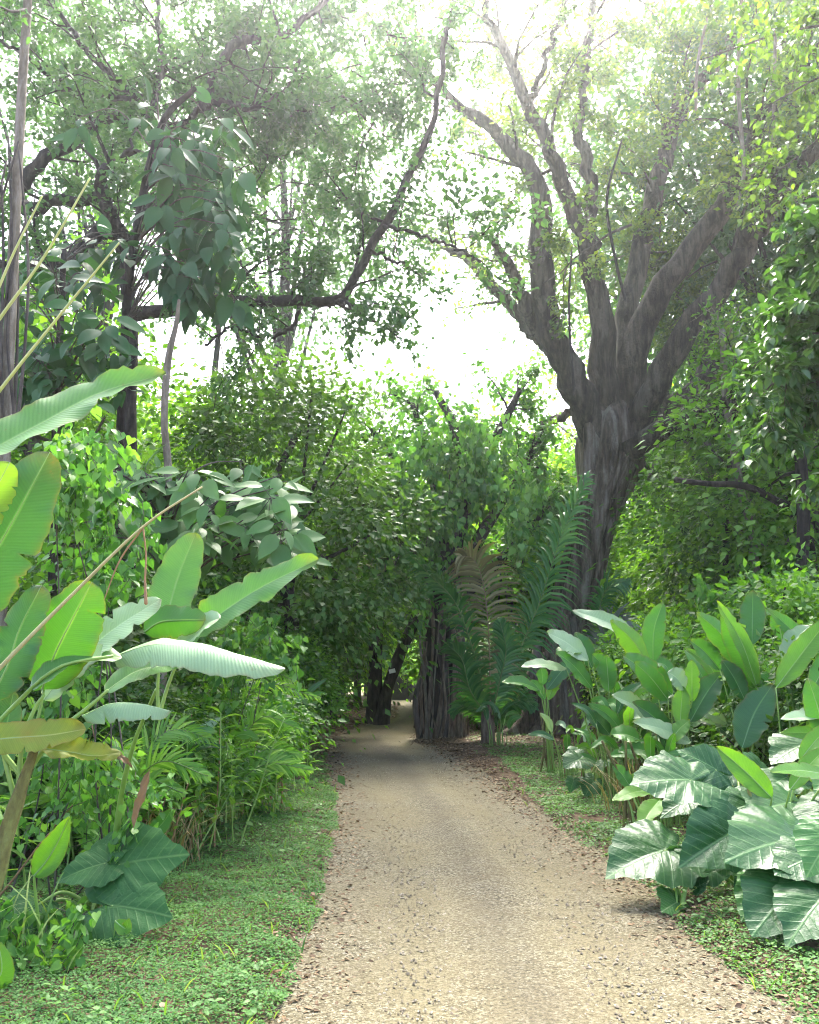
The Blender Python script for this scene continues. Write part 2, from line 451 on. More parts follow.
def barkmat(name, c1, c2, c3, scale=1.0, streak=7.0, bump=.9, lichen=None, lamt=.5, zs=1.1):
    m, nt, N, L = newmat(name)
    tc = N.new('ShaderNodeTexCoord'); mp = N.new('ShaderNodeMapping'); mp.inputs['Scale'].default_value = (streak, streak, zs)
    L.new(tc.outputs['Object'], mp.inputs[0])
    n1 = noise(N, L, mp.outputs[0], scale * 1.3, 8, .65); n2 = noise(N, L, tc.outputs['Object'], scale * 1.1, 5)
    n3 = noise(N, L, tc.outputs['Object'], scale * 16, 5, .7)
    r = ramp(N, [(.36, c1), (.51, c2), (.66, c3)]); L.new(n1.outputs[0], r.inputs[0])
    base = r.outputs[0]
    if lichen:
        mp2 = N.new('ShaderNodeMapping'); mp2.inputs['Scale'].default_value = (2.4, 2.4, .45); L.new(tc.outputs['Object'], mp2.inputs[0]); n2 = noise(N, L, mp2.outputs[0], scale, 7, .7)
        rl = ramp(N, [(.52, (0, 0, 0)), (.60, (1, 1, 1))]); L.new(n2.outputs[0], rl.inputs[0])
        base = mixc(N, L, math_(N, L, 'MULTIPLY', rl.outputs[0], lamt), base, lichen)
    base = mixc(N, L, math_(N, L, 'MULTIPLY', n3.outputs[0], .6), base, c1)
    p = N.new('ShaderNodeBsdfPrincipled'); L.new(base, p.inputs['Base Color']); p.inputs['Roughness'].default_value = .9
    p.inputs['Specular IOR Level'].default_value = .2
    b = N.new('ShaderNodeBump'); b.inputs['Strength'].default_value = bump; b.inputs['Distance'].default_value = .07
    L.new(math_(N, L, 'ADD', n1.outputs[0], math_(N, L, 'MULTIPLY', n3.outputs[0], .4)), b.inputs['Height']); L.new(b.outputs[0], p.inputs['Normal'])
    o = N.new('ShaderNodeOutputMaterial'); L.new(p.outputs[0], o.inputs[0]); return m

def plain(name, cols, scale=8, rough=.7, spec=.3, bump=.2):
    m, nt, N, L = newmat(name)
    tc = N.new('ShaderNodeTexCoord'); n = noise(N, L, tc.outputs['Object'], scale, 6, .6)
    k = len(cols); r = ramp(N, [(.28 + .44 * i / (k - 1), c) for i, c in enumerate(cols)]); L.new(n.outputs[0], r.inputs[0])
    p = N.new('ShaderNodeBsdfPrincipled'); L.new(r.outputs[0], p.inputs['Base Color']); p.inputs['Roughness'].default_value = rough
    p.inputs['Specular IOR Level'].default_value = spec
    b = N.new('ShaderNodeBump'); b.inputs['Strength'].default_value = bump; b.inputs['Distance'].default_value = .01
    L.new(n.outputs[0], b.inputs['Height']); L.new(b.outputs[0], p.inputs['Normal'])
    o = N.new('ShaderNodeOutputMaterial'); L.new(p.outputs[0], o.inputs[0]); return m

def pathmat():
    m, nt, N, L = newmat('packed_gravel')
    tc = N.new('ShaderNodeTexCoord'); P = tc.outputs['Object']
    big = noise(N, L, P, .55, 5, .6); mid = noise(N, L, P, 3.2, 6, .65); fine = noise(N, L, P, 55, 5, .7); grit = noise(N, L, P, 170, 3, .7)
    vo = N.new('ShaderNodeTexVoronoi'); vo.inputs['Scale'].default_value = 82; L.new(P, vo.inputs['Vector'])
    r = ramp(N, [(.3, (0.0926, 0.0794, 0.0394)), (.5, (0.1339, 0.1180, 0.0626)), (.7, (0.1716, 0.1554, 0.0897))]); L.new(big.outputs[0], r.inputs[0])
    base = mixc(N, L, math_(N, L, 'MULTIPLY', mid.outputs[0], .45), r.outputs[0], (0.2196, 0.1795, 0.1223))
    vr = ramp(N, [(0, (0.0275, 0.0242, 0.0156)), (.35, (0.1098, 0.0973, 0.0572)), (.75, (0.1922, 0.1747, 0.1155)), (1, (0.3020, 0.2900, 0.2243))])
    sx = N.new('ShaderNodeSeparateXYZ'); L.new(vo.outputs['Color'], sx.inputs[0]); L.new(sx.outputs[0], vr.inputs[0])
    gp = ramp(N, [(.44, (0, 0, 0)), (.6, (1, 1, 1))]); L.new(noise(N, L, P, .9, 4, .6).outputs[0], gp.inputs[0])
    base = mixc(N, L, math_(N, L, 'MULTIPLY_ADD', gp.outputs[0], .45, .38), base, vr.outputs[0])
    uv = N.new('ShaderNodeUVMap'); uv.uv_map = 'UVMap'; su = N.new('ShaderNodeSeparateXYZ'); L.new(uv.outputs[0], su.inputs[0])
    uw = math_(N, L, 'ADD', su.outputs[0], math_(N, L, 'MULTIPLY_ADD', big.outputs[0], .24, -.12))
    tr = ramp(N, [(.12, (0, 0, 0)), (.27, (1, 1, 1)), (.40, (0.0686, 0.0691, 0.0679)), (.58, (0, 0, 0)), (.72, (.9, .9, .9)), (.88, (0, 0, 0))]); L.new(uw, tr.inputs[0])
    base = mixc(N, L, math_(N, L, 'MULTIPLY', tr.outputs[0], .55), base, (0.1716, 0.1491, 0.0815))
    mdl = ramp(N, [(.38, (0, 0, 0)), (.5, (1, 1, 1)), (.62, (0, 0, 0))]); L.new(uw, mdl.inputs[0])
    base = mixc(N, L, math_(N, L, 'MULTIPLY', mdl.outputs[0], math_(N, L, 'MULTIPLY', mid.outputs[0], .75)), base, (0.0686, 0.0608, 0.0462))
    ft = ramp(N, [(.34, (0.2882, 0.2693, 0.2379)), (.56, (1, 1, 1))]); L.new(fine.outputs[0], ft.inputs[0])
    base = mixc(N, L, .8, base, ft.outputs[0], 'MULTIPLY')
    # damp, trodden patches
    st = ramp(N, [(.60, (0, 0, 0)), (.70, (1, 1, 1))]); L.new(noise(N, L, P, 1.4, 6, .75).outputs[0], st.inputs[0])
    base = mixc(N, L, math_(N, L, 'MULTIPLY', st.outputs[0], .35), base, (0.1373, 0.1105, 0.0781))
    p = N.new('ShaderNodeBsdfPrincipled'); L.new(base, p.inputs['Base Color']); p.inputs['Roughness'].default_value = .95; p.inputs['Specular IOR Level'].default_value = .15
    b = N.new('ShaderNodeBump'); b.inputs['Strength'].default_value = .8; b.inputs['Distance'].default_value = .006
    h = math_(N, L, 'ADD', math_(N, L, 'MULTIPLY', vo.outputs['Distance'], -.5), math_(N, L, 'ADD', fine.outputs[0], math_(N, L, 'MULTIPLY', grit.outputs[0], .5)))
    L.new(h, b.inputs['Height']); L.new(b.outputs[0], p.inputs['Normal'])
    o = N.new('ShaderNodeOutputMaterial'); L.new(p.outputs[0], o.inputs[0]); return m

M = {}
M['path'] = pathmat()
M['soil'] = plain('forest_soil', [(.035, .024, .014), (.085, .058, .034), (.15, .105, .065)], 6, .95, .15, .7)
M['lawn'] = plain('far_lawn', [(.12, .20, .03), (.20, .30, .05)], 3, .9, .1, .4)
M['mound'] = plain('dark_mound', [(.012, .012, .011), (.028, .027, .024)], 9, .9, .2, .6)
M['litter'] = leafmat('dead_leaves', [(.04, .026, .015), (.11, .070, .036), (.20, .135, .075), (.26, .205, .13)], .12, .7, .2, (1.2, 1, .7))
M['pebble'] = leafmat('pebbles', [(.15, .125, .085), (.23, .195, .135), (.36, .32, .24)], 0.0, .9, .1)
M['cover'] = leafmat('ground_cover_leaves', [(.045, .115, .03), (.085, .20, .045), (.15, .29, .07)], .35, .55, .3, clump=.9)
M['clover'] = leafmat('clover_leaves', [(.04, .12, .03), (.075, .18, .048), (.14, .27, .075)], .35, .6, .2, clump=1.2)
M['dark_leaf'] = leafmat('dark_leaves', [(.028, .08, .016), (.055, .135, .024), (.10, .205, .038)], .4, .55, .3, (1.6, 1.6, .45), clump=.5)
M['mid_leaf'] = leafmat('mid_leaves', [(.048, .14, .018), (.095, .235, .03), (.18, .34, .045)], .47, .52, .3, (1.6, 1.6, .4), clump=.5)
M['sun_leaf'] = leafmat('sunlit_leaves', [(.075, .20, .02), (.15, .31, .03), (.26, .43, .05)], .5, .55, .25, (1.5, 1.6, .45), clump=.5)  # sunlit brightness of the understorey put into the leaf colour
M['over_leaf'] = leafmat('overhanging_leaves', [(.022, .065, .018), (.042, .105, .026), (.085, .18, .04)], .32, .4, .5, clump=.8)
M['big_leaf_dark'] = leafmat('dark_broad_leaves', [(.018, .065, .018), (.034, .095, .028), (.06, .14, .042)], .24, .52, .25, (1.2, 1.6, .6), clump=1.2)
M['young_leaf'] = leafmat('young_leaves', [(.05, .11, .022), (.09, .165, .03), (.16, .25, .045)], .42, .5, .3, (1.4, 1.5, .5))
M['canopy_leaf'] = leafmat('canopy_leaves', [(.028, .075, .028), (.05, .115, .042), (.09, .17, .055)], .38, .5, .35, (1.4, 1.6, .6), clump=.4)
M['fig_leaf'] = leafmat('fig_leaves', [(.04, .09, .04), (.085, .15, .05), (.20, .28, .05)], .48, .5, .35, (1.6, 1.6, .5), clump=.6)
M['vine_leaf'] = leafmat('vine_leaves', [(.045, .14, .025), (.085, .22, .04), (.16, .32, .06)], .4, .42, .4)
M['vine_dark'] = leafmat('dark_vine_leaves', [(.035, .115, .022), (.075, .20, .035), (.17, .32, .05)], .42, .48, .35, clump=.6)
M['big_leaf'] = leafmat('broad_leaves', [(.045, .115, .03), (.08, .17, .045), (.13, .23, .07)], .28, .48, .3, (1.2, 1.6, .6), clump=1.5)
M['ginger_leaf'] = leafmat('ginger_leaves', [(.07, .19, .02), (.13, .29, .03), (.24, .40, .06)], .45, .42, .4)
M['grass'] = leafmat('grass_blades', [(.06, .15, .025), (.13, .25, .045), (.25, .33, .09)], .35, .5, .35)
M['dry_grass'] = leafmat('dry_stalks', [(.13, .09, .035), (.25, .20, .08), (.36, .31, .15)], .2, .6, .3)
M['palm'] = leafmat('palm_leaflets', [(.03, .12, .026), (.055, .175, .04), (.10, .24, .058)], .34, .36, .5)
M['palm_young'] = leafmat('young_palm_leaflets', [(.08, .21, .03), (.14, .30, .045), (.24, .39, .09)], .42, .42, .4)
M['palm_dry'] = leafmat('dry_palm_leaflets', [(.085, .075, .028), (.17, .15, .06), (.26, .24, .12)], .22, .6, .25)
M['palm_grey'] = leafmat('grey_palm_leaflets', [(.12, .14, .12), (.2, .23, .2), (.28, .31, .28)], .2, .5, .4)
M['rachis'] = plain('green_rachis', [(.08, .14, .03), (.14, .21, .05)], 9, .5, .4)
M['rachis_dry'] = plain('dry_rachis', [(.16, .11, .05), (.26, .19, .1)], 9, .7, .3)
M['stalk'] = plain('green_stalk', [(.14, .26, .04), (.25, .37, .08)], 5, .4, .5)
M['stalk_yellow'] = plain('yellow_stalk', [(.30, .34, .07), (.45, .47, .16)], 6, .5, .4)
M['stalk_tan'] = plain('tan_stalk', [(.27, .25, .09), (.42, .37, .18)], 7, .6, .3)
M['stalk_dry'] = plain('dry_stalk', [(.20, .11, .045), (.36, .22, .11)], 6, .7, .3)
M['rib'] = plain('leaf_midrib', [(.16, .28, .08), (.24, .36, .13)], 5, .45, .4)
M['dark_rib'] = plain('dark_leaf_midrib', [(.10, .20, .08), (.15, .27, .11)], 5, .45, .4)
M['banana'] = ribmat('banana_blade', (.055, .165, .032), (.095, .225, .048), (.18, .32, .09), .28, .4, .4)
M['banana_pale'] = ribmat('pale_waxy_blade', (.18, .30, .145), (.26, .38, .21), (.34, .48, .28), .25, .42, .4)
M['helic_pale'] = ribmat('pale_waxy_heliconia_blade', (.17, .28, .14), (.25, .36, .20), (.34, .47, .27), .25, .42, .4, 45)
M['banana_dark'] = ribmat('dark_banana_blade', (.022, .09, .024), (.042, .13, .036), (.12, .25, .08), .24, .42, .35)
M['banana_lit'] = ribmat('bright_banana_blade', (.035, .125, .018), (.06, .18, .025), (.20, .33, .08), .32, .4, .35)  # look of backlit blades put into the colour and translucency
M['banana_yellow'] = ribmat('yellow_banana_blade', (.12, .24, .02), (.18, .31, .03), (.32, .42, .09), .32, .45, .3)  # glow of light through the blade put into its yellow-green
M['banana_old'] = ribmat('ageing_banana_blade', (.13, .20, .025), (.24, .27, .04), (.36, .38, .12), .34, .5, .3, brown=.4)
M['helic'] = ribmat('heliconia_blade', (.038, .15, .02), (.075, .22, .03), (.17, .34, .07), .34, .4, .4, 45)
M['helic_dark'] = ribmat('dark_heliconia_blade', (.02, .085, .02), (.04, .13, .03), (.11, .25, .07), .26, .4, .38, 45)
M['helic_lit'] = ribmat('bright_heliconia_blade', (.07, .19, .02), (.11, .26, .03), (.22, .36, .08), .42, .4, .35, 45)  # fresh green blades; backlight on some is put into this colour too
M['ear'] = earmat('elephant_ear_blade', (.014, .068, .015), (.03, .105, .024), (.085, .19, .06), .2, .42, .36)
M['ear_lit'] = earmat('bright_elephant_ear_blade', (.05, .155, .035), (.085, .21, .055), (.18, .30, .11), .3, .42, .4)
M['taro'] = earmat('taro_blade', (.025, .095, .022), (.048, .14, .034), (.10, .20, .06), .24, .5, .28)
M['bark_fig'] = barkmat('fig_bark', (.028, .020, .013), (.12, .094, .066), (.27, .225, .17), 1.0, 5, 1.0, (.31, .28, .22), .7, .5)
M['bark_limb'] = barkmat('limb_bark', (.014, .010, .006), (.052, .041, .027), (.125, .103, .072), 1.2, 6, 1.2, (.18, .16, .12), .6, .6)
M['bark_dark'] = barkmat('dark_bark', (.014, .011, .009), (.035, .028, .022), (.07, .058, .045), 1.6, 5, .8)
M['bark_grey'] = barkmat('grey_bark', (.05, .042, .034), (.10, .085, .068), (.17, .15, .12), 1.6, 5, .7)
M['bark_pale'] = barkmat('pale_bark', (.12, .10, .068), (.21, .18, .13), (.32, .285, .225), 3, 4, .6)
M['bark_root'] = barkmat('root_bark', (.09, .065, .042), (.21, .16, .11), (.34, .275, .20), 2, 5, .8)
M['banana_stem'] = barkmat('banana_stem', (.09, .065, .03), (.19, .18, .055), (.27, .30, .085), 3, 3, .5)
M['white'] = plain('white_tag', [(.75, .75, .73), (.8, .8, .78)], 3, .5, .3, .05)
M['fallen'] = plain('yellow_fallen_leaf', [(.55, .30, .02), (.68, .42, .03)], 12, .5, .3, .3)
# ------------------------------------------------------------------ light, sky, camera
world = bpy.data.worlds.new('World'); scene.world = world; world.use_nodes = True
wn, wl = world.node_tree.nodes, world.node_tree.links
bg = wn['Background']; sky = wn.new('ShaderNodeTexSky'); sky.sky_type = 'NISHITA'; sky.sun_disc = False
SUN_EL, SUN_ROT = math.radians(54), math.radians(4)
sky.sun_elevation = SUN_EL; sky.sun_rotation = SUN_ROT; sky.air_density = .5; sky.dust_density = 4.0; sky.ozone_density = 1.0
wl.new(sky.outputs[0], bg.inputs[0]); bg.inputs[1].default_value = .15
sun = bpy.data.lights.new('sun', 'SUN'); sun.energy = 3.0; sun.angle = math.radians(24); sun.color = (1, .95, .86)
so = bpy.data.objects.new('sun', sun); COL.objects.link(so)
so.rotation_euler = Vector((math.sin(SUN_ROT) * math.cos(SUN_EL), math.cos(SUN_ROT) * math.cos(SUN_EL), math.sin(SUN_EL))).to_track_quat('Z', 'Y').to_euler()
cam = bpy.data.cameras.new('camera'); co = bpy.data.objects.new('camera', cam); COL.objects.link(co); scene.camera = co
cam.sensor_fit = 'VERTICAL'; cam.sensor_height = 36; cam.lens = FPX / 1024 * 36
cam.clip_start = .05; cam.clip_end = 2000
co.location = tuple(CAM); co.rotation_euler = (PI / 2 + PITCH, 0, 0)
vs = scene.view_settings; vs.view_transform = 'Standard'; vs.look = 'None'; vs.gamma = 1; vs.use_curve_mapping = False; vs.exposure = 3.3
cy = scene.cycles
cy.max_bounces = 7; cy.diffuse_bounces = 4; cy.glossy_bounces = 2; cy.transmission_bounces = 5; cy.transparent_max_bounces = 4; cy.volume_bounces = 1
cy.filter_width = 1.05; cy.use_adaptive_sampling = True; cy.adaptive_threshold = .02; cy.use_denoising = True; cy.sample_clamp_indirect = 6

# ------------------------------------------------------------------ the path and the ground
LE = [(200, 1180), (285, 1024), (320, 930), (329, 900), (341, 800), (335, 765), (322, 739), (338, 730), (362, 724), (384, 718), (391, 709), (394, 698), (397, 689)]
RE = [(1000, 1180), (775, 1024), (722, 970), (651, 905), (580, 850), (514, 800), (468, 764), (424, 742), (428, 724), (432, 714), (433, 704), (431, 696), (428, 689)]
def _edge(E):
    P = np.array([G(*p)[:2] for p in E]); return P[np.argsort(P[:, 1])]
EL, ER = _edge(LE), _edge(RE)
def xl(y): return np.interp(y, EL[:, 1], EL[:, 0])
def xr(y): return np.interp(y, ER[:, 1], ER[:, 0])
YEND = 62.0
def edge_dist(x, y):
    """>0 off the path (metres from its edge), <0 on it"""
    j = .22 * (fbm(np.asarray(x) * 1.3 + 5, np.asarray(y) * 1.3, 3) - .45)
    d = np.maximum(xl(y) - x, x - xr(y)) + j
    return np.where(np.asarray(y) > YEND, np.maximum(d, np.asarray(y) - YEND), d)
def gz(x, y):
    x = np.asarray(x, float); y = np.asarray(y, float)
    d = edge_dist(x, y)
    t = np.clip((d + .12) / .5, 0, 1); t = t * t * (3 - 2 * t)
    z = -.03 + t * (.075 + .10 * (fbm(x * .9, y * .9, 4) - .4) + np.clip(d, 0, 6) * .018)
    far = np.clip((y - 64) / 60, 0, 1)
    return z + far * 1.5

def axis(lo, d0, d1, hi, step, g=1.22):
    a = list(np.arange(d0, d1 + 1e-6, step)); s = step; x = d1
    while x < hi: s *= g; x += s; a.append(min(x, hi))
    s = step; x = d0; b = []
    while x > lo: s *= g; x -= s; b.append(max(x, lo))
    return np.array(b[::-1] + a)
def sheet(mb, xs, ys, zf):
    X, Y = np.meshgrid(xs, ys); Z = zf(X, Y)
    m = len(xs); i, j = np.meshgrid(np.arange(len(ys) - 1), np.arange(m - 1), indexing='ij')
    F = np.stack([i * m + j, i * m + j + 1, (i + 1) * m + j + 1, (i + 1) * m + j], -1).reshape(-1, 4)
    mb.add(np.stack([X, Y, Z], -1).reshape(-1, 3), F)
mb = MB(); sheet(mb, axis(-500, -5, 5.5, 500, .07), axis(-60, 2.4, 26, 900, .07), gz)
ground = mb.build('ground', M['soil']); ground['kind'] = 'structure'; ground['label'] = 'dark forest floor under the plants'; ground['category'] = 'ground'

ys = np.concatenate([np.arange(1.2, 26, .06), np.arange(26, YEND, .25)])
us = np.linspace(-.12, 1.12, 46)
A, B = xl(ys)[:, None], xr(ys)[:, None]
Xp = A + (B - A) * us[None]; Yp = np.repeat(ys[:, None], len(us), 1)
Zp = .012 + .03 * (fbm(Xp * 1.5, Yp * 1.5, 4) - .45) + .012 * (fbm(Xp * 7, Yp * 7, 3) - .45) - .03 * np.exp(-((us[None] - .27) / .12) ** 2) * .6 - .03 * np.exp(-((us[None] - .74) / .12) ** 2) * .6
Zp = np.maximum(Zp, -.014)
def pathz(x, y): return .012 + .03 * (fbm(x * 1.5, y * 1.5, 4) - .45) + .012 * (fbm(x * 7, y * 7, 3) - .45) - .012
mb = MB(); m_ = len(us); i, j = np.meshgrid(np.arange(len(ys) - 1), np.arange(m_ - 1), indexing='ij')
mb.add(np.stack([Xp, Yp, Zp], -1).reshape(-1, 3), np.stack([i * m_ + j, i * m_ + j + 1, (i + 1) * m_ + j + 1, (i + 1) * m_ + j], -1).reshape(-1, 4), np.stack([np.broadcast_to(us[None], Xp.shape), Yp * .1], -1).reshape(-1, 2))
path = mb.build('path', M['path']); path['kind'] = 'structure'; path['label'] = 'pale gravel track winding into the trees'; path['category'] = 'path'
mb = MB(); sheet(mb, np.linspace(-14, 14, 60), np.linspace(58, 130, 60), lambda x, y: gz(x, y) + .02 + np.clip((y - 58) / 4, 0, 1) * .02 + np.where(np.abs(x) > 13, -.2, 0))
lawn = mb.build('lawn', M['lawn']); lawn['kind'] = 'structure'; lawn['label'] = 'sunny grass clearing at the far end of the path'; lawn['category'] = 'lawn'

R0 = np.random.RandomState(11)
def stuff(o, label, cat): o['kind'] = 'stuff'; o['label'] = label; o['category'] = cat
# loose pebbles and grit on the track
n = 24000; y = 2.6 + 14 * R0.rand(n) ** 1.5; u = R0.rand(n); x = xl(y) + (xr(y) - xl(y)) * u
keep = fbm(x * .9, y * .9, 3) + .25 * R0.rand(n) > .46; x, y = x[keep], y[keep]; n = len(x)
sz = .0035 + .010 * R0.rand(n) ** 3
octv = np.array([(1, 0, 0), (0, 1, 0), (-1, 0, 0), (0, -1, 0), (0, 0, .7), (0, 0, -.7)], float); octf = np.array([(0, 1, 4), (1, 2, 4), (2, 3, 4), (3, 0, 4), (1, 0, 5), (2, 1, 5), (3, 2, 5), (0, 3, 5)])
V = octv[None] * sz[:, None, None] * R0.uniform(.6, 1.3, (n, 6, 1)); a = R0.rand(n) * 6.28
V = np.stack([V[..., 0] * np.cos(a)[:, None] - V[..., 1] * np.sin(a)[:, None], V[..., 0] * np.sin(a)[:, None] + V[..., 1] * np.cos(a)[:, None], V[..., 2]], -1)
V += np.stack([x, y, pathz(x, y) + .001], -1)[:, None]
mb = MB(); mb.add(V.reshape(-1, 3), (octf[None] + (np.arange(n) * 6)[:, None, None]).reshape(-1, 3))
stuff(mb.build('gravel', M['pebble'], smooth=False), 'loose grit and small pebbles on the track', 'gravel')
# dead leaves on the path edges and under the trees
def flat_leaves(x, y, z, s, r, tpl=T_MID):
    n = len(x); a = r.rand(n) * 6.28
    D = np.stack([np.cos(a), np.sin(a), r.normal(size=n) * .25], -1); N = nrm(np.stack([r.normal(size=n) * .35, r.normal(size=n) * .35, np.ones(n)], -1))
    mb = MB(); cloud(mb, np.stack([x, y, z], -1), D, N, s, tpl, r.uniform(.6, 1.3, n)); return mb
n = 30000; y = 3 + 30 * R0.rand(n) ** 1.6; side = R0.rand(n) < .5
e = R0.normal(size=n) * .17 + .05; x = np.where(side, xl(y) - e, xr(y) + e)
n2 = 26000; y2 = R0.uniform(10, 27, n2); x2 = R0.uniform(-.6, 5, n2); k = (edge_dist(x2, y2) > -.25); x2, y2 = x2[k], y2[k]
n3 = 14000; y3 = R0.uniform(20, 40, n3); x3 = R0.uniform(-3.5, .5, n3); k = (edge_dist(x3, y3) > -.3); x3, y3 = x3[k], y3[k]
n4 = 420; y4 = 3.4 + 17 * R0.rand(n4); x4 = xl(y4) + (xr(y4) - xl(y4)) * R0.rand(n4)
x = np.concatenate([x, x2, x3, x4]); y = np.concatenate([y, y2, y3, y4])
k = fbm(x * 2, y * 2, 3) + .5 * R0.rand(len(x)) > .55; k[-n4:] = True; x, y = x[k], y[k]
z = np.maximum(gz(x, y), pathz(x, y)) + .004 + .012 * R0.rand(len(x))
s = .012 + .03 * R0.rand(len(x)) ** 2 + .002 * y; s[-n4:] *= np.where(R0.rand(n4) < .9, .5, 1)
stuff(flat_leaves(x, y, z, s, R0).build('leaf_litter', M['litter']), 'brown dead leaves along the edges of the track', 'leaf litter')

# low green ground cover on both verges
def cover(xa, ya, mat, name, label, smin, smax, hmax, r, up=.5):
    h = hmax * np.clip(fbm(xa * 2.6, ya * 2.6, 4) * 1.7 - .35, .04, 1) * np.clip(fbm(xa * .8 + 3, ya * .8, 2) * 3.4 - .6, .3, 2.2)
    z = np.maximum(gz(xa, ya), -.02) + h * (1 - .75 * r.rand(len(xa)) ** 2)
    n = len(xa); a = r.rand(n) * 6.28
    D = np.stack([np.cos(a), np.sin(a), r.uniform(-.3, up, n)], -1); N = nrm(np.stack([r.normal(size=n) * .4, r.normal(size=n) * .4, np.ones(n)], -1))
    s = r.uniform(smin, smax, n) * (1 + .05 * ya)
    mb = MB(); cloud(mb, np.stack([xa, ya, z], -1), D, N, s, T_SMALL, r.uniform(.9, 1.7, n))
    stuff(mb.build(name, mat), label, 'ground cover')
n = 430000; y = 2.5 + 20 * R0.rand(n) ** 2.0; d = 3.3 * R0.rand(n) ** 1.15; x = xl(y) - d + .02
k = (edge_dist(x, y) > .03) & (fbm(x * 3, y * 3, 3) + .3 * R0.rand(n) > .27 + .34 * np.exp(-d / .22) + .10 * (fbm(x * .7, y * .7, 2) - .45)) & (d < .5 + 2.8 * np.clip((12 - y) / 7, 0, 1)) & (R0.rand(n) < np.clip((17 - y) / 6, .05, 1)); x, y = x[k], y[k]
cover(x, y, M['clover'], 'ground_cover', 'low carpet of small green leaves on the left verge', .009, .019, .085, R0)
n = 170000; y = 3 + 19 * R0.rand(n) ** 1.5; d = 2.6 * R0.rand(n); x = xr(y) + d
k = (edge_dist(x, y) > .03 + np.clip((y - 9) / 9, 0, 1) * .9) & (R0.rand(n) < np.clip((19 - y) / 8, .08, 1)) & (fbm(x * 2.2, y * 2.2, 3) + .3 * R0.rand(n) > .42 + .2 * np.exp(-d / .15)); x, y = x[k], y[k]
cover(x, y, M['cover'], 'ground_cover', 'low weeds between the track and the elephant ears', .012, .025, .085, R0)

# scattered taller weeds in the ground cover
n = 1300; y = 3 + 13 * R0.rand(n) ** 1.3; sd = R0.rand(n) < .6; d = .12 + 2.2 * R0.rand(n) ** 1.2; x = np.where(sd, xl(y) - d, xr(y) + d)
k = fbm(x * 1.3 + 7, y * 1.3, 3) > .47; x, y = x[k], y[k]; lv = Leaves()
for a, b in zip(x, y):
    m = R0.randint(5, 11); h = R0.uniform(.03, .17); az = R0.rand(m) * 6.28; c = np.array([a, b, float(gz(a, b))])
    p = c + np.stack([R0.normal(size=m) * .025, R0.normal(size=m) * .025, h * (.3 + .7 * R0.rand(m))], -1)
    lv.add(p, np.stack([np.cos(az), np.sin(az), R0.uniform(-.2, .6, m)], -1), nrm(rdir(R0, m) * .4 + [0, 0, 1]), R0.uniform(.025, .05, m))
mb = MB(); lv.to(mb, T_MID, 1.2); stuff(mb.build('weeds', M['cover']), 'taller leafy weeds standing in the verges', 'weeds')
n = 700; y = 3 + 9 * R0.rand(n) ** 1.3; sd = R0.rand(n) < .6; d = .05 + 1.8 * R0.rand(n) ** 1.5; x = np.where(sd, xl(y) - d, xr(y) + d); lv = Leaves()
az = R0.rand(n) * 6.28; lv.add(np.stack([x, y, gz(x, y)], -1), np.stack([np.cos(az) * .5, np.sin(az) * .5, np.ones(n)], -1), np.stack([np.cos(az), np.sin(az), np.zeros(n)], -1) * -1 + [0, 0, .3], R0.uniform(.05, .15, n))
mb = MB(); lv.to(mb, T_LANCE, .35); stuff(mb.build('grass', M['grass']), 'thin grass blades along both edges of the track', 'grass')
# ------------------------------------------------------------------ traced limbs
def limb3(pix, Y, dY=0.0):
    """pix: (px, py, width px); Y distance at the start, drifting by dY to the end (or a list)"""
    n = len(pix); out = []
    Ys = np.linspace(Y, Y + dY, n) if np.isscalar(dY) else np.array(dY)
    P = [W(p[0], p[1], Ys[i]) for i, p in enumerate(pix)]
    R = [p[2] / 2 * MPP(p[0], p[1], Ys[i]) for i, p in enumerate(pix)]
    return np.array(P), np.array(R)
def dense(P, R, k):
    q = catmull(np.hstack([P, R[:, None]]), k); return q[:, :3], np.maximum(q[:, 3], .004)
def gnarl(seed, a=.10, k=4):
    r = np.random.RandomState(seed); p = r.uniform(0, 6, 6)
    def f(th, v):
        return 1 + a * (np.sin(k * th + p[0] + 3 * np.sin(v * 5 + p[1])) * .6 + np.sin((k + 3) * th + p[2] + v * 4) * .4 + .5 * np.sin(2 * th + p[3] + v * 21) * .5)
    return f

# ------------------------------------------------------------------ the big fig tree right of the path
YF = 21.0
fig = thing('fig_tree', 'huge grey fig tree with many spreading limbs and buttress roots right of the track', 'tree', W(556, 736, YF) * [1, 1, 0] + [0, 0, gz(0.1 + W(556, 736, YF)[0], YF)])
mb = MB()
P, R = dense(*limb3([(550, 742, 64), (555, 715, 52), (561, 670, 43), (570, 620, 39), (582, 570, 38), (593, 525, 40), (602, 490, 47), (608, 462, 58), (611, 438, 64), (614, 415, 54), (616, 392, 30)], YF), 60)
mb.tube(P, R, 56, flute=gnarl(3, .20, 7))
mb.build('trunk', M['bark_fig'], fig)
ra = np.random.RandomState(15)
for k, (off, tw) in enumerate([(-.82, .5), (-.55, .45), (-.3, .3), (-.05, .5), (.22, .35), (.5, .5), (.75, .4), (.35, -.5)]):
    idx = np.linspace(4, 56 - ra.randint(0, 14), 14).astype(int); s_ = np.clip(off + tw * np.linspace(0, 1, 14) ** 1.5, -.92, .92)
    pts = P[idx].copy(); pts[:, 0] += R[idx] * s_ * .97; pts[:, 1] -= R[idx] * np.sqrt(1 - s_ ** 2) * .97; pts[0, 2] = -.1; pts[0, 0] += off * .35
    w_ = ra.uniform(.06, .11); mb = MB(); mb.tube(pts, np.linspace(w_ * 1.3, w_ * .6, 14) * (1 + .25 * ra.normal(size=14)), 9, 44, flute=gnarl(k + 90, .16, 3)); mb.build('root_strand', M['bark_fig'], fig)
rr = np.random.RandomState(21)
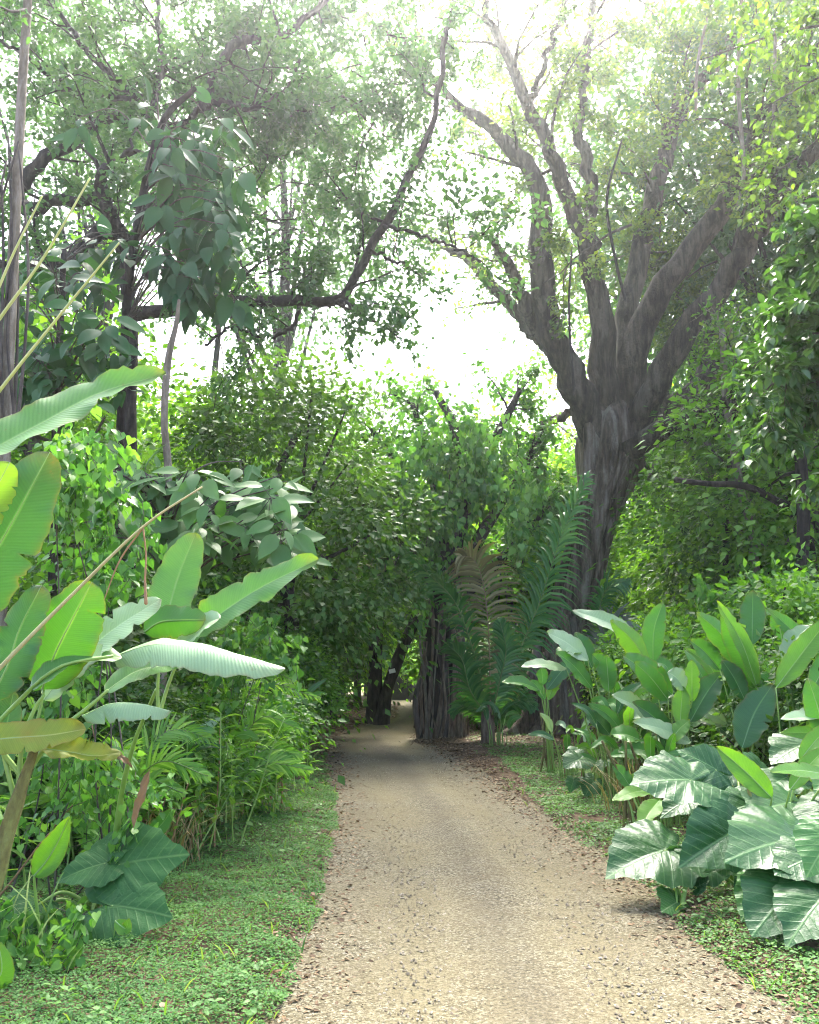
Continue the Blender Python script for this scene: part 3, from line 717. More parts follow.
for k, (x0, w) in enumerate([(508, 15), (521, 13), (534, 20), (549, 14), (563, 17), (577, 13), (590, 12), (541, 8)]):
    mb = MB(); bx = W(x0, 742, YF - .8 + .35 * rr.rand()); tp = W(545 + (x0 - 545) * .38 + 8, 655 - rr.rand() * 45, YF - .55)
    bx[2] = gz(bx[0], bx[1]) - .1
    m1 = bx * .72 + tp * .28; m1[0] += (tp[0] - bx[0]) * .32; m1[2] -= .15
    m2 = bx * .35 + tp * .65; m2[0] += (tp[0] - bx[0]) * .12
    w0 = w * YF / FPX / 2
    mb.tube([bx, m1, m2, tp], [w0 * 1.15, w0, w0 * .75, w0 * .5], 10, 24, flute=gnarl(k, .12, 3))
    mb.build('buttress_root', M['bark_root'] if k % 2 else M['bark_fig'], fig)
LIMBS = [
 ('a', [(600, 440, 42), (588, 412, 37), (572, 382, 33), (557, 345, 30), (545, 300, 28), (541, 250, 26), (541, 205, 24), (525, 165, 20), (492, 130, 15), (450, 98, 11), (420, 65, 8), (398, 25, 5)], 0, -2.5, 10),
 ('b', [(560, 355, 22), (540, 335, 18), (525, 310, 17), (512, 270, 14), (497, 247, 10), (483, 232, 7)], 0, -2, 6),
 ('c', [(552, 350, 16), (535, 335, 15), (505, 300, 14), (472, 262, 12), (447, 248, 8)], 0, 2, 6),
 ('d', [(612, 430, 40), (607, 380, 33), (601, 320, 26), (588, 252, 21), (572, 205, 19), (556, 172, 18), (540, 130, 16), (522, 92, 14), (505, 50, 12), (487, 8, 10), (470, -40, 8)], 0, -3, 12),
 ('e', [(524, 100, 8), (533, 95, 7), (545, 65, 6), (560, 22, 6), (572, -25, 5)], -2.2, -1, 5),
 ('f', [(590, 258, 15), (591, 220, 15), (590, 180, 14), (579, 122, 12), (584, 70, 11), (593, 0, 9), (600, -40, 8)], -1, 1.5, 8),
 ('g', [(622, 425, 34), (626, 370, 26), (629, 311, 23), (647, 222, 22), (665, 157, 20), (684, 103, 19), (717, 62, 17), (748, 14, 15), (775, -30, 12)], 0, 3.5, 11),
 ('h', [(626, 440, 40), (630, 390, 34), (640, 335, 30), (677, 268, 27), (724, 207, 25), (746, 172, 22), (761, 121, 19), (783, 92, 16), (812, 55, 13), (850, 10, 9)], 0, -3.5, 11),
 ('i', [(738, 186, 14), (765, 176, 14), (800, 158, 13), (845, 125, 10), (880, 105, 6)], -2.6, -1, 5),
 ('j', [(622, 455, 36), (642, 415, 31), (665, 368, 29), (709, 302, 26), (746, 249, 25), (778, 197, 22), (820, 146, 19), (870, 95, 14)], 0, -4.5, 10),
 ('k', [(614, 470, 30), (640, 444, 25), (684, 419, 22), (712, 415, 19), (742, 394, 17), (785, 365, 13), (830, 350, 8)], 0, -5, 8),
 ('l', [(622, 448, 32), (655, 418, 26), (695, 388, 24), (735, 356, 22), (782, 325, 19), (850, 280, 13)], .3, 3, 8),
 ('m', [(583, 405, 10), (563, 415, 9), (545, 425, 9), (533, 440, 7), (527, 460, 5)], .6, 1.5, 3),
]
fl = Leaves(); RF = np.random.RandomState(77)
for (k, pix, y0, dy, nb) in LIMBS:
    mb = MB(); P, R = limb3(pix, YF + y0, dy); R = R * np.linspace(.95, .78, len(R)); P, R = dense(P, R, 34)
    P[2:-1] += RF.normal(size=(31, 3)) * .05
    mb.tube(P, R, 12, flute=gnarl(ord(k), .09, 3))
    ramify(RF, mb, fl, P, R, int(nb * 1.1), 2.8, 8, .75, 17, .155, t0=.5, up=.35, jit=.10, tw_r=.008, droop=.25)
    mb.build('limb', M['bark_limb'], fig)
for k in range(84):     # outer boughs of the fig crown, over and behind the limbs
    x = RF.uniform(430, 840); y = RF.uniform(-70, 330)
    if y > 185 and x < 575: continue
    p = W(x, y, YF + (RF.uniform(.8, 6.5) if k % 16 else RF.uniform(-4.5, -2))); Q = wander(RF, p, RF.normal(size=3) * [1, .6, .5], 2.6, 6, .25); mb = MB(); mb.tube(Q, np.linspace(.035, .012, 6), 5)
    ramify(RF, mb, fl, Q, np.full(6, .03), 6, 1.3, 7, .5, 17, .155, t0=.05, up=.1, jit=.09, tw_r=.007); mb.build('bough', M['bark_grey'], fig)
mb = MB(); print('fig leaves', fl.to(mb, T_SMALL, 1.15)); mb.build('crown', M['fig_leaf'], fig)
# thin hanging roots and lianas by the fig
for k, pix in enumerate([[(742, -10, 4), (738, 80, 4), (741, 170, 4), (739, 205, 3)], [(716, -10, 3), (700, 60, 3), (694, 110, 3)], [(622, 300, 3), (612, 260, 3), (607, 200, 3), (622, 140, 2)],
                         [(777, 30, 3), (772, 100, 3), (766, 170, 3)], [(575, 395, 3), (572, 340, 2.5), (568, 300, 2.5), (570, 250, 2)]]):
    mb = MB(); P, R = limb3(pix, YF - 3.2); P[:, 0] += RF.normal(size=len(P)) * .06
    mb.tube(P, R, 6, 20)
    lab = ['long pale liana hanging before the upper right limbs of the fig', 'short pale liana leaning off the top right limb', 'dark liana twisting up the middle of the fig fork',
           'thin liana beside the far right limb of the fig', 'thin liana hanging left of the fig fork'][k]
    tag(mb.build('liana', M['bark_pale'] if k in (0, 1, 3) else M['bark_dark'], org=P[-1]), lab, 'liana', 'lianas hanging from the fig')

# ------------------------------------------------------------------ strangler fig by the bend, wrapped in hanging roots and vines
YS = 20.0
sb = W(443, 738, YS); sb[2] = gz(sb[0], sb[1])
sf = thing('strangler_fig', 'strangler fig standing on a bundle of straight hanging roots, crown smothered in vines', 'tree', sb)
mb = MB(); mb.tube([sb + [0, .1, -.2], sb + [0, .1, 1.5], sb + [.1, .1, 3.5], sb + [.3, 0, 6.5]], [.42, .38, .33, .2], 14, 24, flute=gnarl(9, .2, 6)); mb.build('trunk', M['bark_dark'], sf)
rs = np.random.RandomState(4)
for k in range(15):
    a = k / 15 * 2 * PI + rs.uniform(-.15, .15); rad = rs.uniform(.40, .56)
    b = sb + [rad * math.cos(a), .1 + rad * .8 * math.sin(a), -.15]; h = rs.uniform(2.9, 3.8)
    t = sb + [rad * .75 * math.cos(a + rs.uniform(-.3, .3)) + .1, .1 + rad * .6 * math.sin(a), h]
    m1 = b * .65 + t * .35 + rs.normal(size=3) * [.08, .06, .1]; m2 = b * .3 + t * .7 + rs.normal(size=3) * [.09, .07, .1]
    w = rs.uniform(.045, .10)
    mb = MB(); mb.tube([b, m1, m2, t], [w * 1.25, w, w, w * .7], 8, 22, flute=gnarl(k + 40, .1, 3))
    mb.build('hanging_root', [M['bark_root'], M['bark_root'], M['bark_grey']][k % 3], sf)
for k in range(13):     # thinner roots winding across the bundle
    a0 = rs.uniform(PI * .95, PI * 2.05); a1 = a0 + rs.uniform(-.9, .9); h = rs.uniform(1.6, 3.6)
    pts = [sb + [(.56 + .05 * rs.rand()) * math.cos(a0 + (a1 - a0) * q) * (1 - .2 * q) + rs.normal() * .03, .1 + .5 * math.sin(a0 + (a1 - a0) * q), -.15 + h * q] for q in (0, .22, .45, .7, 1)]
    w = rs.uniform(.015, .035); mb = MB(); mb.tube(pts, np.array([1.5, 1, 1, .9, .6]) * w, 7, 30, flute=gnarl(k + 140, .15, 3)); mb.build('hanging_root', M['bark_root'] if k % 3 else M['bark_pale'], sf)
sl = Leaves(); mb = MB()
for k, (pix, dy) in enumerate([([(447, 640, 22), (452, 560, 18), (462, 480, 14), (455, 430, 10), (436, 392, 7)], 0), ([(450, 600, 14), (430, 540, 12), (400, 470, 9), (372, 430, 6)], 2),
                               ([(455, 580, 14), (490, 520, 12), (520, 470, 9), (540, 440, 6)], 2.5), ([(455, 560, 12), (475, 480, 10), (505, 420, 8), (520, 390, 5)], 1.5),
                               ([(448, 610, 12), (415, 560, 10), (385, 520, 8), (360, 500, 5)], -1.5), ([(450, 540, 12), (430, 470, 9), (415, 410, 6), (405, 400, 4)], 3),
                               ([(460, 600, 12), (500, 560, 10), (530, 530, 7), (550, 500, 5)], 1)]):
    P, R = limb3(pix, YS, dy); P, R = dense(P, R, 20); mb.tube(P, R, 8)
    ramify(rs, mb, sl, P, R, 15, 1.5, 7, .7, 13, .15, t0=.2, up=.15, jit=.16, droop=.55, tw_r=.007)
mb.build('branch', M['bark_dark'], sf)
mb = MB(); print('strangler leaves', sl.to(mb, T_HEART, 1.0)); mb.build('crown', M['vine_dark'], sf)
vl = Leaves()
for k in range(46):     # curtains of vine hanging over the crown
    x0 = rs.uniform(345, 560); y0 = 395 + 90 * rs.rand() + abs(x0 - 455) * .35
    a = W(x0, y0, YS - 1.6 + 2.2 * rs.rand()); L = rs.uniform(1.0, 3.2) * (1 if x0 < 440 else .75)
    Q = wander(rs, a, [rs.normal() * .2, -.1, -1], L, 8, .13, -.15)
    vl.along(rs, Q, int(26 * L), .17, droop=.8, jit=.13, flat=.55, t0=0)
for k in range(34):     # thicker vines over the trunk and the top of the root bundle
    x0 = rs.uniform(405, 490); y0 = rs.uniform(400, 575)
    a = W(x0, y0, YS - .75 - .5 * rs.rand()); L = rs.uniform(.6, 1.7)
    Q = wander(rs, a, [rs.normal() * .3, -.1, -1], L, 8, .16, -.12); vl.along(rs, Q, int(30 * L), .17, droop=.8, jit=.13, flat=.55, t0=0)
mb = MB(); vl.to(mb, T_HEART, 1.0)
mb.build('vine_leaves', M['vine_leaf'], sf)

# ------------------------------------------------------------------ tree with dark curved limbs, left of the path
YL = 13.5
lt = thing('canopy_tree', 'dark tree on the left whose long level limb sweeps over the path and turns up', 'tree', W(132, 735, YL) * [1, 1, 0])
mb = MB(); P, R = dense(*limb3([(131, 745, 20), (130, 650, 17), (129, 560, 15), (130, 470, 14), (129, 400, 14), (130, 340, 14), (128, 300, 13), (124, 250, 12)], YL), 40)
mb.tube(P, R, 14, flute=gnarl(1, .1, 3)); mb.build('trunk', M['bark_dark'], lt)
ll = Leaves(); RL = np.random.RandomState(31)
for k, (pix, dy, nb) in enumerate([
 ([(128, 316, 14), (150, 312, 13), (190, 306, 13), (235, 302, 12), (290, 299, 11), (333, 302, 10), (352, 284, 9), (373, 245, 9), (400, 195, 8), (424, 142, 7), (438, 92, 6), (446, 40, 5), (455, -10, 4)], -1.5, 15),
 ([(124, 262, 13), (122, 235, 13), (109, 208, 14), (101, 182, 13), (112, 165, 9), (135, 150, 7)], -1.5, 8),
 ([(116, 235, 12), (100, 232, 13), (84, 250, 14), (60, 262, 13), (20, 268, 12), (-30, 260, 10)], -1, 6),
 ([(105, 195, 12), (80, 200, 11), (52, 200, 12), (28, 210, 14), (18, 190, 14), (40, 165, 13), (75, 138, 13), (112, 118, 11), (150, 128, 8), (190, 120, 5)], 1, 12),
 ([(150, 128, 7), (140, 100, 7), (115, 78, 6), (92, 55, 6), (70, 28, 5), (50, -5, 4)], 0, 8),
 ([(140, 99, 5), (110, 97, 5), (66, 88, 5), (33, 60, 4), (0, 40, 3)], -.8, 7),
 ([(155, 120, 7), (156, 90, 7), (163, 65, 8), (160, 45, 6), (157, 0, 5), (160, -30, 4)], .8, 8),
 ([(200, 110, 8), (216, 75, 9), (233, 46, 9), (260, 41, 8), (280, 38, 7), (305, 20, 6), (335, -5, 5)], 1.5, 9),
 ([(190, 118, 6), (220, 100, 5), (255, 110, 5), (285, 88, 4), (300, 60, 3)], 1.2, 8),
 ([(335, 302, 5), (360, 306, 4), (385, 308, 3)], -1, 3),
 ([(300, 300, 4), (290, 330, 4), (262, 336, 3.5), (232, 330, 3), (205, 345, 2.5)], -.6, 5),
 ([(383, 226, 4), (420, 235, 3.5), (455, 248, 3), (480, 262, 2.5)], -1, 5),
 ([(370, 250, 4), (395, 262, 3), (425, 275, 2.5)], 1, 5),
]):
    mb = MB(); P, R = limb3(pix, YL - (0 if k not in (9, 11, 12) else 1), dy); P, R = dense(P, R, 30); P[2:-1] += RL.normal(size=(27, 3)) * .025
    mb.tube(P, R, 10, flute=gnarl(k + 70, .08, 3))
    ramify(RL, mb, ll, P, R, int(nb * 1.15), 1.6, 9, .55, 14, .12, t0=.18, up=.3, jit=.07, tw_r=.005, droop=.3)
    mb.build('limb', M['bark_dark'], lt)
for (x0, x1, y0, y1, Yc, nb) in [(60, 420, -40, 100, 15, 25), (170, 400, 60, 300, 14.5, 24), (-20, 190, -40, 190, 16, 13), (225, 430, -30, 285, 18, 36)]:
    mb = MB()
    for b in range(nb):      # outer boughs of the same crown
        bx_, by_ = RL.uniform(x0, x1), RL.uniform(y0, y1)
        if by_ > 255 and bx_ > 330: continue
        p = W(bx_, by_, Yc + RL.uniform(-1.5, 2.0)); d = RL.normal(size=3) * [1, .6, .5]
        Q = wander(RL, p, d, 1.8, 6, .25); mb.tube(Q, np.linspace(.02, .007, 6), 4)
        ramify(RL, mb, ll, Q, np.full(6, .02), 6, .9, 6, .45, 12, .12, t0=.1, up=.1, jit=.07, tw_r=.004)
    mb.build('outer_boughs', M['bark_dark'], lt)['kind'] = 'stuff'
mb = MB(); print('left canopy leaves', ll.to(mb, T_SMALL, 1.25)); mb.build('crown', M['canopy_leaf'], lt)

# slim pale trunk at the left edge
pb = W(12, 800, 7.5) * [1, 1, 0]
pt = thing('slim_tree', 'slim straight pale tree trunk at the left edge with a tangle at its foot', 'tree', pb)
mb = MB(); P, R = dense(*limb3([(-5, 860, 15), (-2, 700, 14), (2, 520, 13), (6, 400, 12), (11, 300, 11), (16, 200, 10), (22, 90, 9), (28, 0, 8), (32, -60, 8)], 7.5), 50)
mb.tube(P, R, 12, flute=gnarl(5, .05, 3)); mb.build('trunk', M['bark_pale'], pt)
r = np.random.RandomState(8); mb = MB(); lv = Leaves()
for k in range(9):
    x0 = r.uniform(-12, 22); Q = limb3([(x0, 420, 4), (x0 + r.uniform(-8, 8), 340, 3), (x0 + r.uniform(-14, 14), 260, 3), (x0 + r.uniform(-20, 20), 130 + r.uniform(0, 90), 2)], 7.4 + r.uniform(-.2, .2))
    mb.tube(Q[0], Q[1], 5, 16)
mb.build('climbing_stem', M['bark_grey'], pt)
mb = MB()
ramify(r, mb, lv, P[34:], R[34:], 12, 1.2, 5, .5, 9, .08, t0=.3, up=.2, tw_r=.004); mb.build('twig', M['bark_grey'], pt)
mb = MB(); lv.to(mb, T_MID); mb.build('crown', M['canopy_leaf'], pt)

# slender sapling with broad grey-green leaves
def whorl_leaves(r, lv, c, axis, n, size, droop=.5, flat=.8):
    axis = nrm(axis); ph = r.uniform(0, 6.28)
    ref = nrm(np.cross(axis, [0.3, .9, .2])); ref2 = np.cross(axis, ref)
    a = ph + np.arange(n) * 2.4; el = r.uniform(-.15, .75, n)
    d = (np.cos(a)[:, None] * ref + np.sin(a)[:, None] * ref2) * np.cos(el)[:, None] + axis * np.sin(el)[:, None] + np.array([0, 0, -droop]) * r.uniform(.4, 1.3, n)[:, None]
    d = nrm(d); p = c + d * size * .30 - axis * (np.arange(n) / n * size * .9)[:, None]
    nn = nrm(np.array([0, -.7, flat]) + rdir(r, n) * .75 + axis * .3)
    lv.add(p, d, nn, size * r.uniform(.5, 1.2, n))
def broad_tree(name, label, stem, Y, clusters, size, seed, mat='big_leaf', tpl=T_BIG, wid=1.0, cat='sapling', stemmat='bark_pale', droop=.5, bm='bark_grey', down=False):
    r = np.random.RandomState(seed); P, R = limb3(stem, Y); P, R = dense(P, R, 30)
    base = P[0] * [1, 1, 0]; t = thing(name, label, cat, base)
    mb = MB(); mb.tube(P, R, 9, flute=gnarl(seed, .06, 3)); mb.build('trunk', M[stemmat], t)
    lv = Leaves(); mb = MB()
    for (x, y, dy, n, ax) in clusters:
        c = W(x, y, Y + dy); i = np.argmin(np.linalg.norm(P - c + [0, 0, .5], axis=1)); s = P[i]
        mid = (s + c) / 2 + [0, 0, .12 if not down else .35]
        mb.tube([s, mid, c], [.012, .009, .005], 5, 12)
        whorl_leaves(r, lv, c, np.array(ax, float), n, size * r.uniform(.85, 1.1), droop)
        tgt = lv.p[-1]
        for q in tgt: mb.tube([c - nrm(np.array(ax, float)) * size * .3, q], [.0035, .0025], 4)
    mb.build('branch', M[bm], t)
    mb = MB(); lv.to(mb, tpl, wid); mb.build('crown', M[mat], t)
    return t
r = np.random.RandomState(3)
cl = []
for k in range(74):
    x = r.uniform(98, 305); top = np.interp(x, [90, 130, 170, 215, 250, 280, 305], [462, 442, 458, 462, 450, 462, 482])
    y = top + 8 + r.rand() ** 1.3 * 75; dy = r.uniform(-.9, .9)
    cl.append((x, y, dy, r.randint(6, 10), (r.normal() * .35, -.7 + r.normal() * .3, .8)))
broad_tree('broadleaf_sapling', 'slender sapling with an umbrella of large dull green leaves behind the banana', [(160, 800, 9), (163, 650, 8), (166, 540, 8), (168, 470, 8), (164, 420, 7), (168, 360, 7), (176, 325, 5), (179, 300, 3)], 8.0, cl, .30, 3, wid=.85, droop=.75)
cl = [(190 + r.normal() * 26, y, r.uniform(-.5, .5), 8, (r.normal() * .4, -.5, .15 + .3 * r.rand())) for y in np.linspace(105, 290, 46)]
cl = [(190 + (x - 190) * np.interp(y, [105, 150, 230, 290], [1.9, 1.3, 1.05, .8]), y, a, b, c) for (x, y, a, b, c) in cl]
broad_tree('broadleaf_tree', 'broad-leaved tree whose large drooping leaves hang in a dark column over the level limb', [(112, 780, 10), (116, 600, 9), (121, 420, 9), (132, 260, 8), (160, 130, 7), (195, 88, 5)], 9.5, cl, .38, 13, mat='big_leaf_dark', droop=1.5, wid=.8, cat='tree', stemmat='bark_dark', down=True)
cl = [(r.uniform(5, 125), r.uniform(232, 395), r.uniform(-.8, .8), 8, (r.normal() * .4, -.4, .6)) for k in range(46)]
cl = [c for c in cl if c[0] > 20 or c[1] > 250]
broad_tree('broadleaf_tree', 'broad-leaved tree massed beside the slim pale trunk above the banana', [(50, 820, 10), (52, 600, 9), (55, 450, 8), (60, 340, 7), (64, 250, 5)], 8.8, cl, .30, 23, droop=.8, cat='tree', stemmat='bark_dark', mat='big_leaf_dark', wid=.85)

# leafy boughs reaching in from the right edge
def side_bough(label, trunkpx, Y, sprays, lsize, seed, mat, tpl=T_MID, wid=1.0, nlf=12, cat='tree', name='overhanging_tree'):
    r = np.random.RandomState(seed)
    P, R = limb3(trunkpx, Y); P, R = dense(P, R, 30); t = thing(name, label, cat, P[0] * [1, 1, 0])
    mb = MB(); mb.tube(P, R, 12, flute=gnarl(seed, .08, 3)); mb.build('trunk', M['bark_grey'], t)
    lv = Leaves()
    for (x0, y0, x1, y1, dy, nb) in sprays:
        mb = MB(); a = W(x0, y0, Y + dy * .3); b = W(x1, y1, Y + dy); m = (a + b) / 2 + [0, 0, .18]
        Q = catmull([a, m, b], 14); rad = np.linspace(.028, .006, 14); mb.tube(Q, rad, 6)
        ramify(r, mb, lv, Q, rad, int(nb * 1.25), .6, 7, .42, nlf, lsize, t0=.15, up=.0, jit=.02, tw_r=.003, droop=.45, spread=.5)
        mb.build('bough', M['bark_grey'], t)
    mb = MB(); print(label[:20], lv.to(mb, tpl, wid)); mb.build('crown', M[mat], t); return t
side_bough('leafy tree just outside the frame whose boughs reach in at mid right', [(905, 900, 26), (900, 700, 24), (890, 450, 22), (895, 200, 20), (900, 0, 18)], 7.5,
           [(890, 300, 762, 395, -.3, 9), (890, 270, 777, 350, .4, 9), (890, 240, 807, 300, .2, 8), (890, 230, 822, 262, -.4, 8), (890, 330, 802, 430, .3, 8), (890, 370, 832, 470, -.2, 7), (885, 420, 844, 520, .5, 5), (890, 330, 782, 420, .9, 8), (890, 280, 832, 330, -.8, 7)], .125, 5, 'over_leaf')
side_bough('pale young leaves hanging from a tree past the top right corner', [(960, 900, 26), (950, 500, 24), (930, 200, 22), (915, -80, 18)], 9.5,
           [(905, 20, 700, 60, .5, 9), (905, 60, 760, 110, -.4, 8), (910, 100, 780, 170, .3, 8), (905, 150, 800, 215, 0, 6), (900, -30, 720, 0, -.5, 8)], .10, 6, 'young_leaf', wid=1.2, nlf=5)
# ------------------------------------------------------------------ forest behind: prototypes with trunk and crown, then copies
def clump_crown(r, H, z0, Rx, nclump, nleaf, lsize, mat, cs=.55, name='crown', tpl=T_SMALL, top=.6, hollow=.35):
    lv = Leaves()
    u = rdir(r, nclump); rad = (hollow + (1 - hollow) * r.rand(nclump) ** .5)
    cz = (z0 + H) / 2; hz = (H - z0) / 2
    prof_ = lambda t: (np.clip(1 - ((t - (1 - top) * 2 + 1 - .2)) ** 2 * .45, .25, 1.1))
    C = np.stack([u[:, 0] * rad * Rx, u[:, 1] * rad * Rx, cz + u[:, 2] * rad * hz], -1)
    C[:, :2] *= prof_((C[:, 2] - cz) / hz)[:, None] * (1 + .35 * (r.rand(nclump, 1) - .5))
    for c in C:
        out = nrm(c - np.array([0, 0, cz - hz * .5])); k = int(nleaf * r.uniform(.6, 1.4)); s = cs * r.uniform(.6, 1.5)
        o = r.normal(size=(k, 3)) * s * [1, 1, .55]
        o[:, 2] -= .25 * (o[:, 0] ** 2 + o[:, 1] ** 2) / s
        d = nrm(o / s * .7 + out * .5 + rdir(r, k) * .8 + [0, 0, -.45]); n = nrm(rdir(r, k) * .7 + [0, 0, .8] + out * .3)
        lv.add(c + o, d, n, lsize * r.uniform(.65, 1.3, k))
    mb = MB(); lv.to(mb, tpl, 1.25); return mb, C
def forest_proto(name, label, seed, H, z0, Rx, ncl, nlf, ls, leaf, bark, tr, nbr=12, cs=.55, cat='tree', top=.6, lean=.4, stems=1, tpl=T_SMALL, hollow=.35):
    r = np.random.RandomState(seed); t = thing(name, label, cat, (0, -50, 0))
    cm, C = clump_crown(r, H, z0, Rx, ncl, nlf, ls, leaf, cs, tpl=tpl, top=top, hollow=hollow)
    mb = MB()
    for s in range(stems):
        b = np.array([0, 0, -.3]) if stems == 1 else np.array([r.normal() * Rx * .2, r.normal() * Rx * .2, -.2])
        hgt = H * (.85 if stems == 1 else r.uniform(.4, .8))
        P = np.array([b + [0, 0, 0], b + [r.normal() * lean * .3, r.normal() * lean * .3, hgt * .35], b + [r.normal() * lean, r.normal() * lean, hgt * .7], b + [r.normal() * lean * 1.5, r.normal() * lean * 1.5, hgt]])
        Q = catmull(np.hstack([P, np.array([[tr * 1.2], [tr], [tr * .7], [tr * .25]])]), 24); mb.tube(Q[:, :3], Q[:, 3], 9, flute=gnarl(seed + s, .08, 3))
        for c in C[r.choice(len(C), nbr // stems + 1)]:
            j = r.randint(8, 20); s0 = Q[j, :3]
            mb.tube([s0, (s0 + c) / 2 + [0, 0, -.2], c], [Q[j, 3] * .45, Q[j, 3] * .3, .015], 5, 8)
    V0 = [np.array(v) for v in mb.V]
    mb.V = [v + [0, -50, 0] for v in mb.V]; cm.V = [v + [0, -50, 0] for v in cm.V]
    tk = mb.build('trunk', M[bark], t); ck = cm.build('crown', M[leaf], t)
    return [t, [tk, ck], 0]
PR = {
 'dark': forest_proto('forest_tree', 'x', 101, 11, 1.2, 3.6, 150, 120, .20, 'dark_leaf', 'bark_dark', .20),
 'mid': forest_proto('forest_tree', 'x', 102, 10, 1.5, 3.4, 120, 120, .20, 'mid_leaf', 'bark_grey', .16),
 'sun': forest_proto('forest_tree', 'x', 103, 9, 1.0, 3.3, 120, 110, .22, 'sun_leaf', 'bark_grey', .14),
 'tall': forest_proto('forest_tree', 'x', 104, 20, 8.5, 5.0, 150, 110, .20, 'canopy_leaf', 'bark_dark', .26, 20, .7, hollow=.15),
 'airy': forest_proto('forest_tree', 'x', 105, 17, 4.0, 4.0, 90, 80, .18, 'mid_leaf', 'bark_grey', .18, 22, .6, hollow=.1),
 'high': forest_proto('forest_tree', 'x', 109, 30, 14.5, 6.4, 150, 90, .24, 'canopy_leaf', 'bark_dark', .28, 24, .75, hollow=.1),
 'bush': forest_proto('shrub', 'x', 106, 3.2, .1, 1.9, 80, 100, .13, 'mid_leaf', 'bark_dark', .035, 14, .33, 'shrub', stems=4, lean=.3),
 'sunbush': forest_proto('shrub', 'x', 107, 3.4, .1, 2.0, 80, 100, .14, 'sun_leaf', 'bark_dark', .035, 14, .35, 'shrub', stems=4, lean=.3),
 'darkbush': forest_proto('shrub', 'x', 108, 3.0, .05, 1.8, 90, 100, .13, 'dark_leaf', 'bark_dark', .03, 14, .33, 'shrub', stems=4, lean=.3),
}
RB = np.random.RandomState(55)
def put(kind, px, Y, sc, label, group=None, sz=None, rz=None):
    """px: where the trunk stands in the picture at distance Y"""
    x = W(px, 670, Y)[0]; loc = (x, Y, float(gz(x, Y)))
    p = PR[kind]; s = (sc, sc, sz or sc); rz = RB.uniform(0, 6.28) if rz is None else rz
    if p[2] == 0:
        p[2] = 1; t = p[0]; chs = p[1]
        # the first use moves the prototype itself: mesh data sit round its own origin
        t.location = loc; t.rotation_euler = (0, 0, rz); t.scale = s; t['label'] = label
        if group: t['group'] = group
        return t
    return dup(p[0], p[1], loc, rz, s, label, group)
G1, G2, G3 = 'trees in the forest behind', 'bushes of the understorey', 'tall canopy trees behind'
TREES = [
 # left of the path
 ('dark', 282, 17.5, .80, 'dense dark evergreen tree left of the bright sky gap, above the umbrella sapling'),
 ('sun', 195, 24, 1.0, 'sunlit yellow-green tree glimpsed between the dark trunk and the evergreen'),
 ('sun', 75, 22, .95, 'bright yellow-green tree low behind the leftmost broad leaves'),
 ('mid', 20, 17, 1.0, 'mid green tree behind the slim pale trunk'),
 ('mid', 245, 27, 1.05, 'mid green tree behind the dense dark evergreen'),
 ('dark', 330, 27, .85, 'dark tree left of the bend where the path goes out of view'),
 ('sun', 130, 33, 1.3, 'far pale yellow-green tree behind the dark left trunk'),
 ('dark', 262, 21, .55, 'small dark tree behind the sapling with dull umbrella leaves'),
 ('mid', -60, 20, 1.2, 'mid green tree past the left edge of the view'),
 ('sun', 340, 38, 1.1, 'bright tree whose top edges the sky gap on its left'),
 ('mid', 300, 48, 1.6, 'far green tree behind the bright one left of the sky gap'),
 ('mid', 60, 42, 1.9, 'far tall green tree deep in the left forest'),
 ('mid', 200, 46, 1.8, 'far green tree above the sunlit yellow-green one'),
 ('dark', 335, 40, .7, 'dark tree added to shade the far side of the bend on the left'), ('dark', 368, 50, .9, 'far dark tree added to shade the end of the path, left side'), ('dark', 448, 52, .9, 'far dark tree added to shade the end of the path, right side'), ('dark', 490, 37, .7, 'dark tree added to shade the far side of the bend behind the hanging roots'),  # dark trees on this line added to shade the path's far end
 # middle
 ('sun', 462, 30, .92, 'light green tree straight behind the strangler fig crown'),
 ('sun', 520, 28, .98, 'light green tree behind the strangler fig, right side'),
 ('mid', 455, 33, 1.05, 'mid green tree straight behind the strangler fig'),
 ('mid', 545, 31, 1.05, 'mid green tree behind the trunk of the huge fig'),
 # right
 ('sun', 660, 30, .85, 'sunlit yellow-green tree right behind the huge fig trunk'),
 ('mid', 752, 25, .85, 'mid green tree behind the tall straight right trunk'),
 ('sun', 800, 33, 1.0, 'yellow-green tree low at the right edge behind the shrubs'),
 ('dark', 790, 20, .85, 'dark tree on the right under the overhanging boughs'),
 ('sun', 676, 25, .62, 'small sunlit tree beside the tall straight right trunk'),
 ('mid', 850, 18, 1.0, 'mid green tree past the right edge of the view'),
 ('mid', 620, 42, 1.5, 'far green tree above the fork of the huge fig'),
 ('mid', 720, 44, 1.8, 'far tall green tree deep in the right forest'),
 ('dark', 770, 38, 1.7, 'far dark tree behind the upper right limbs'),
 ('sun', 560, 45, 1.1, 'far bright tree seen past the left side of the huge fig'),
 ('mid', 860, 40, 1.9, 'far green tree at the right edge'),
]
for k, (a, px, Y, sc, lab) in enumerate(TREES): put(a, px, Y, sc, lab, G1)
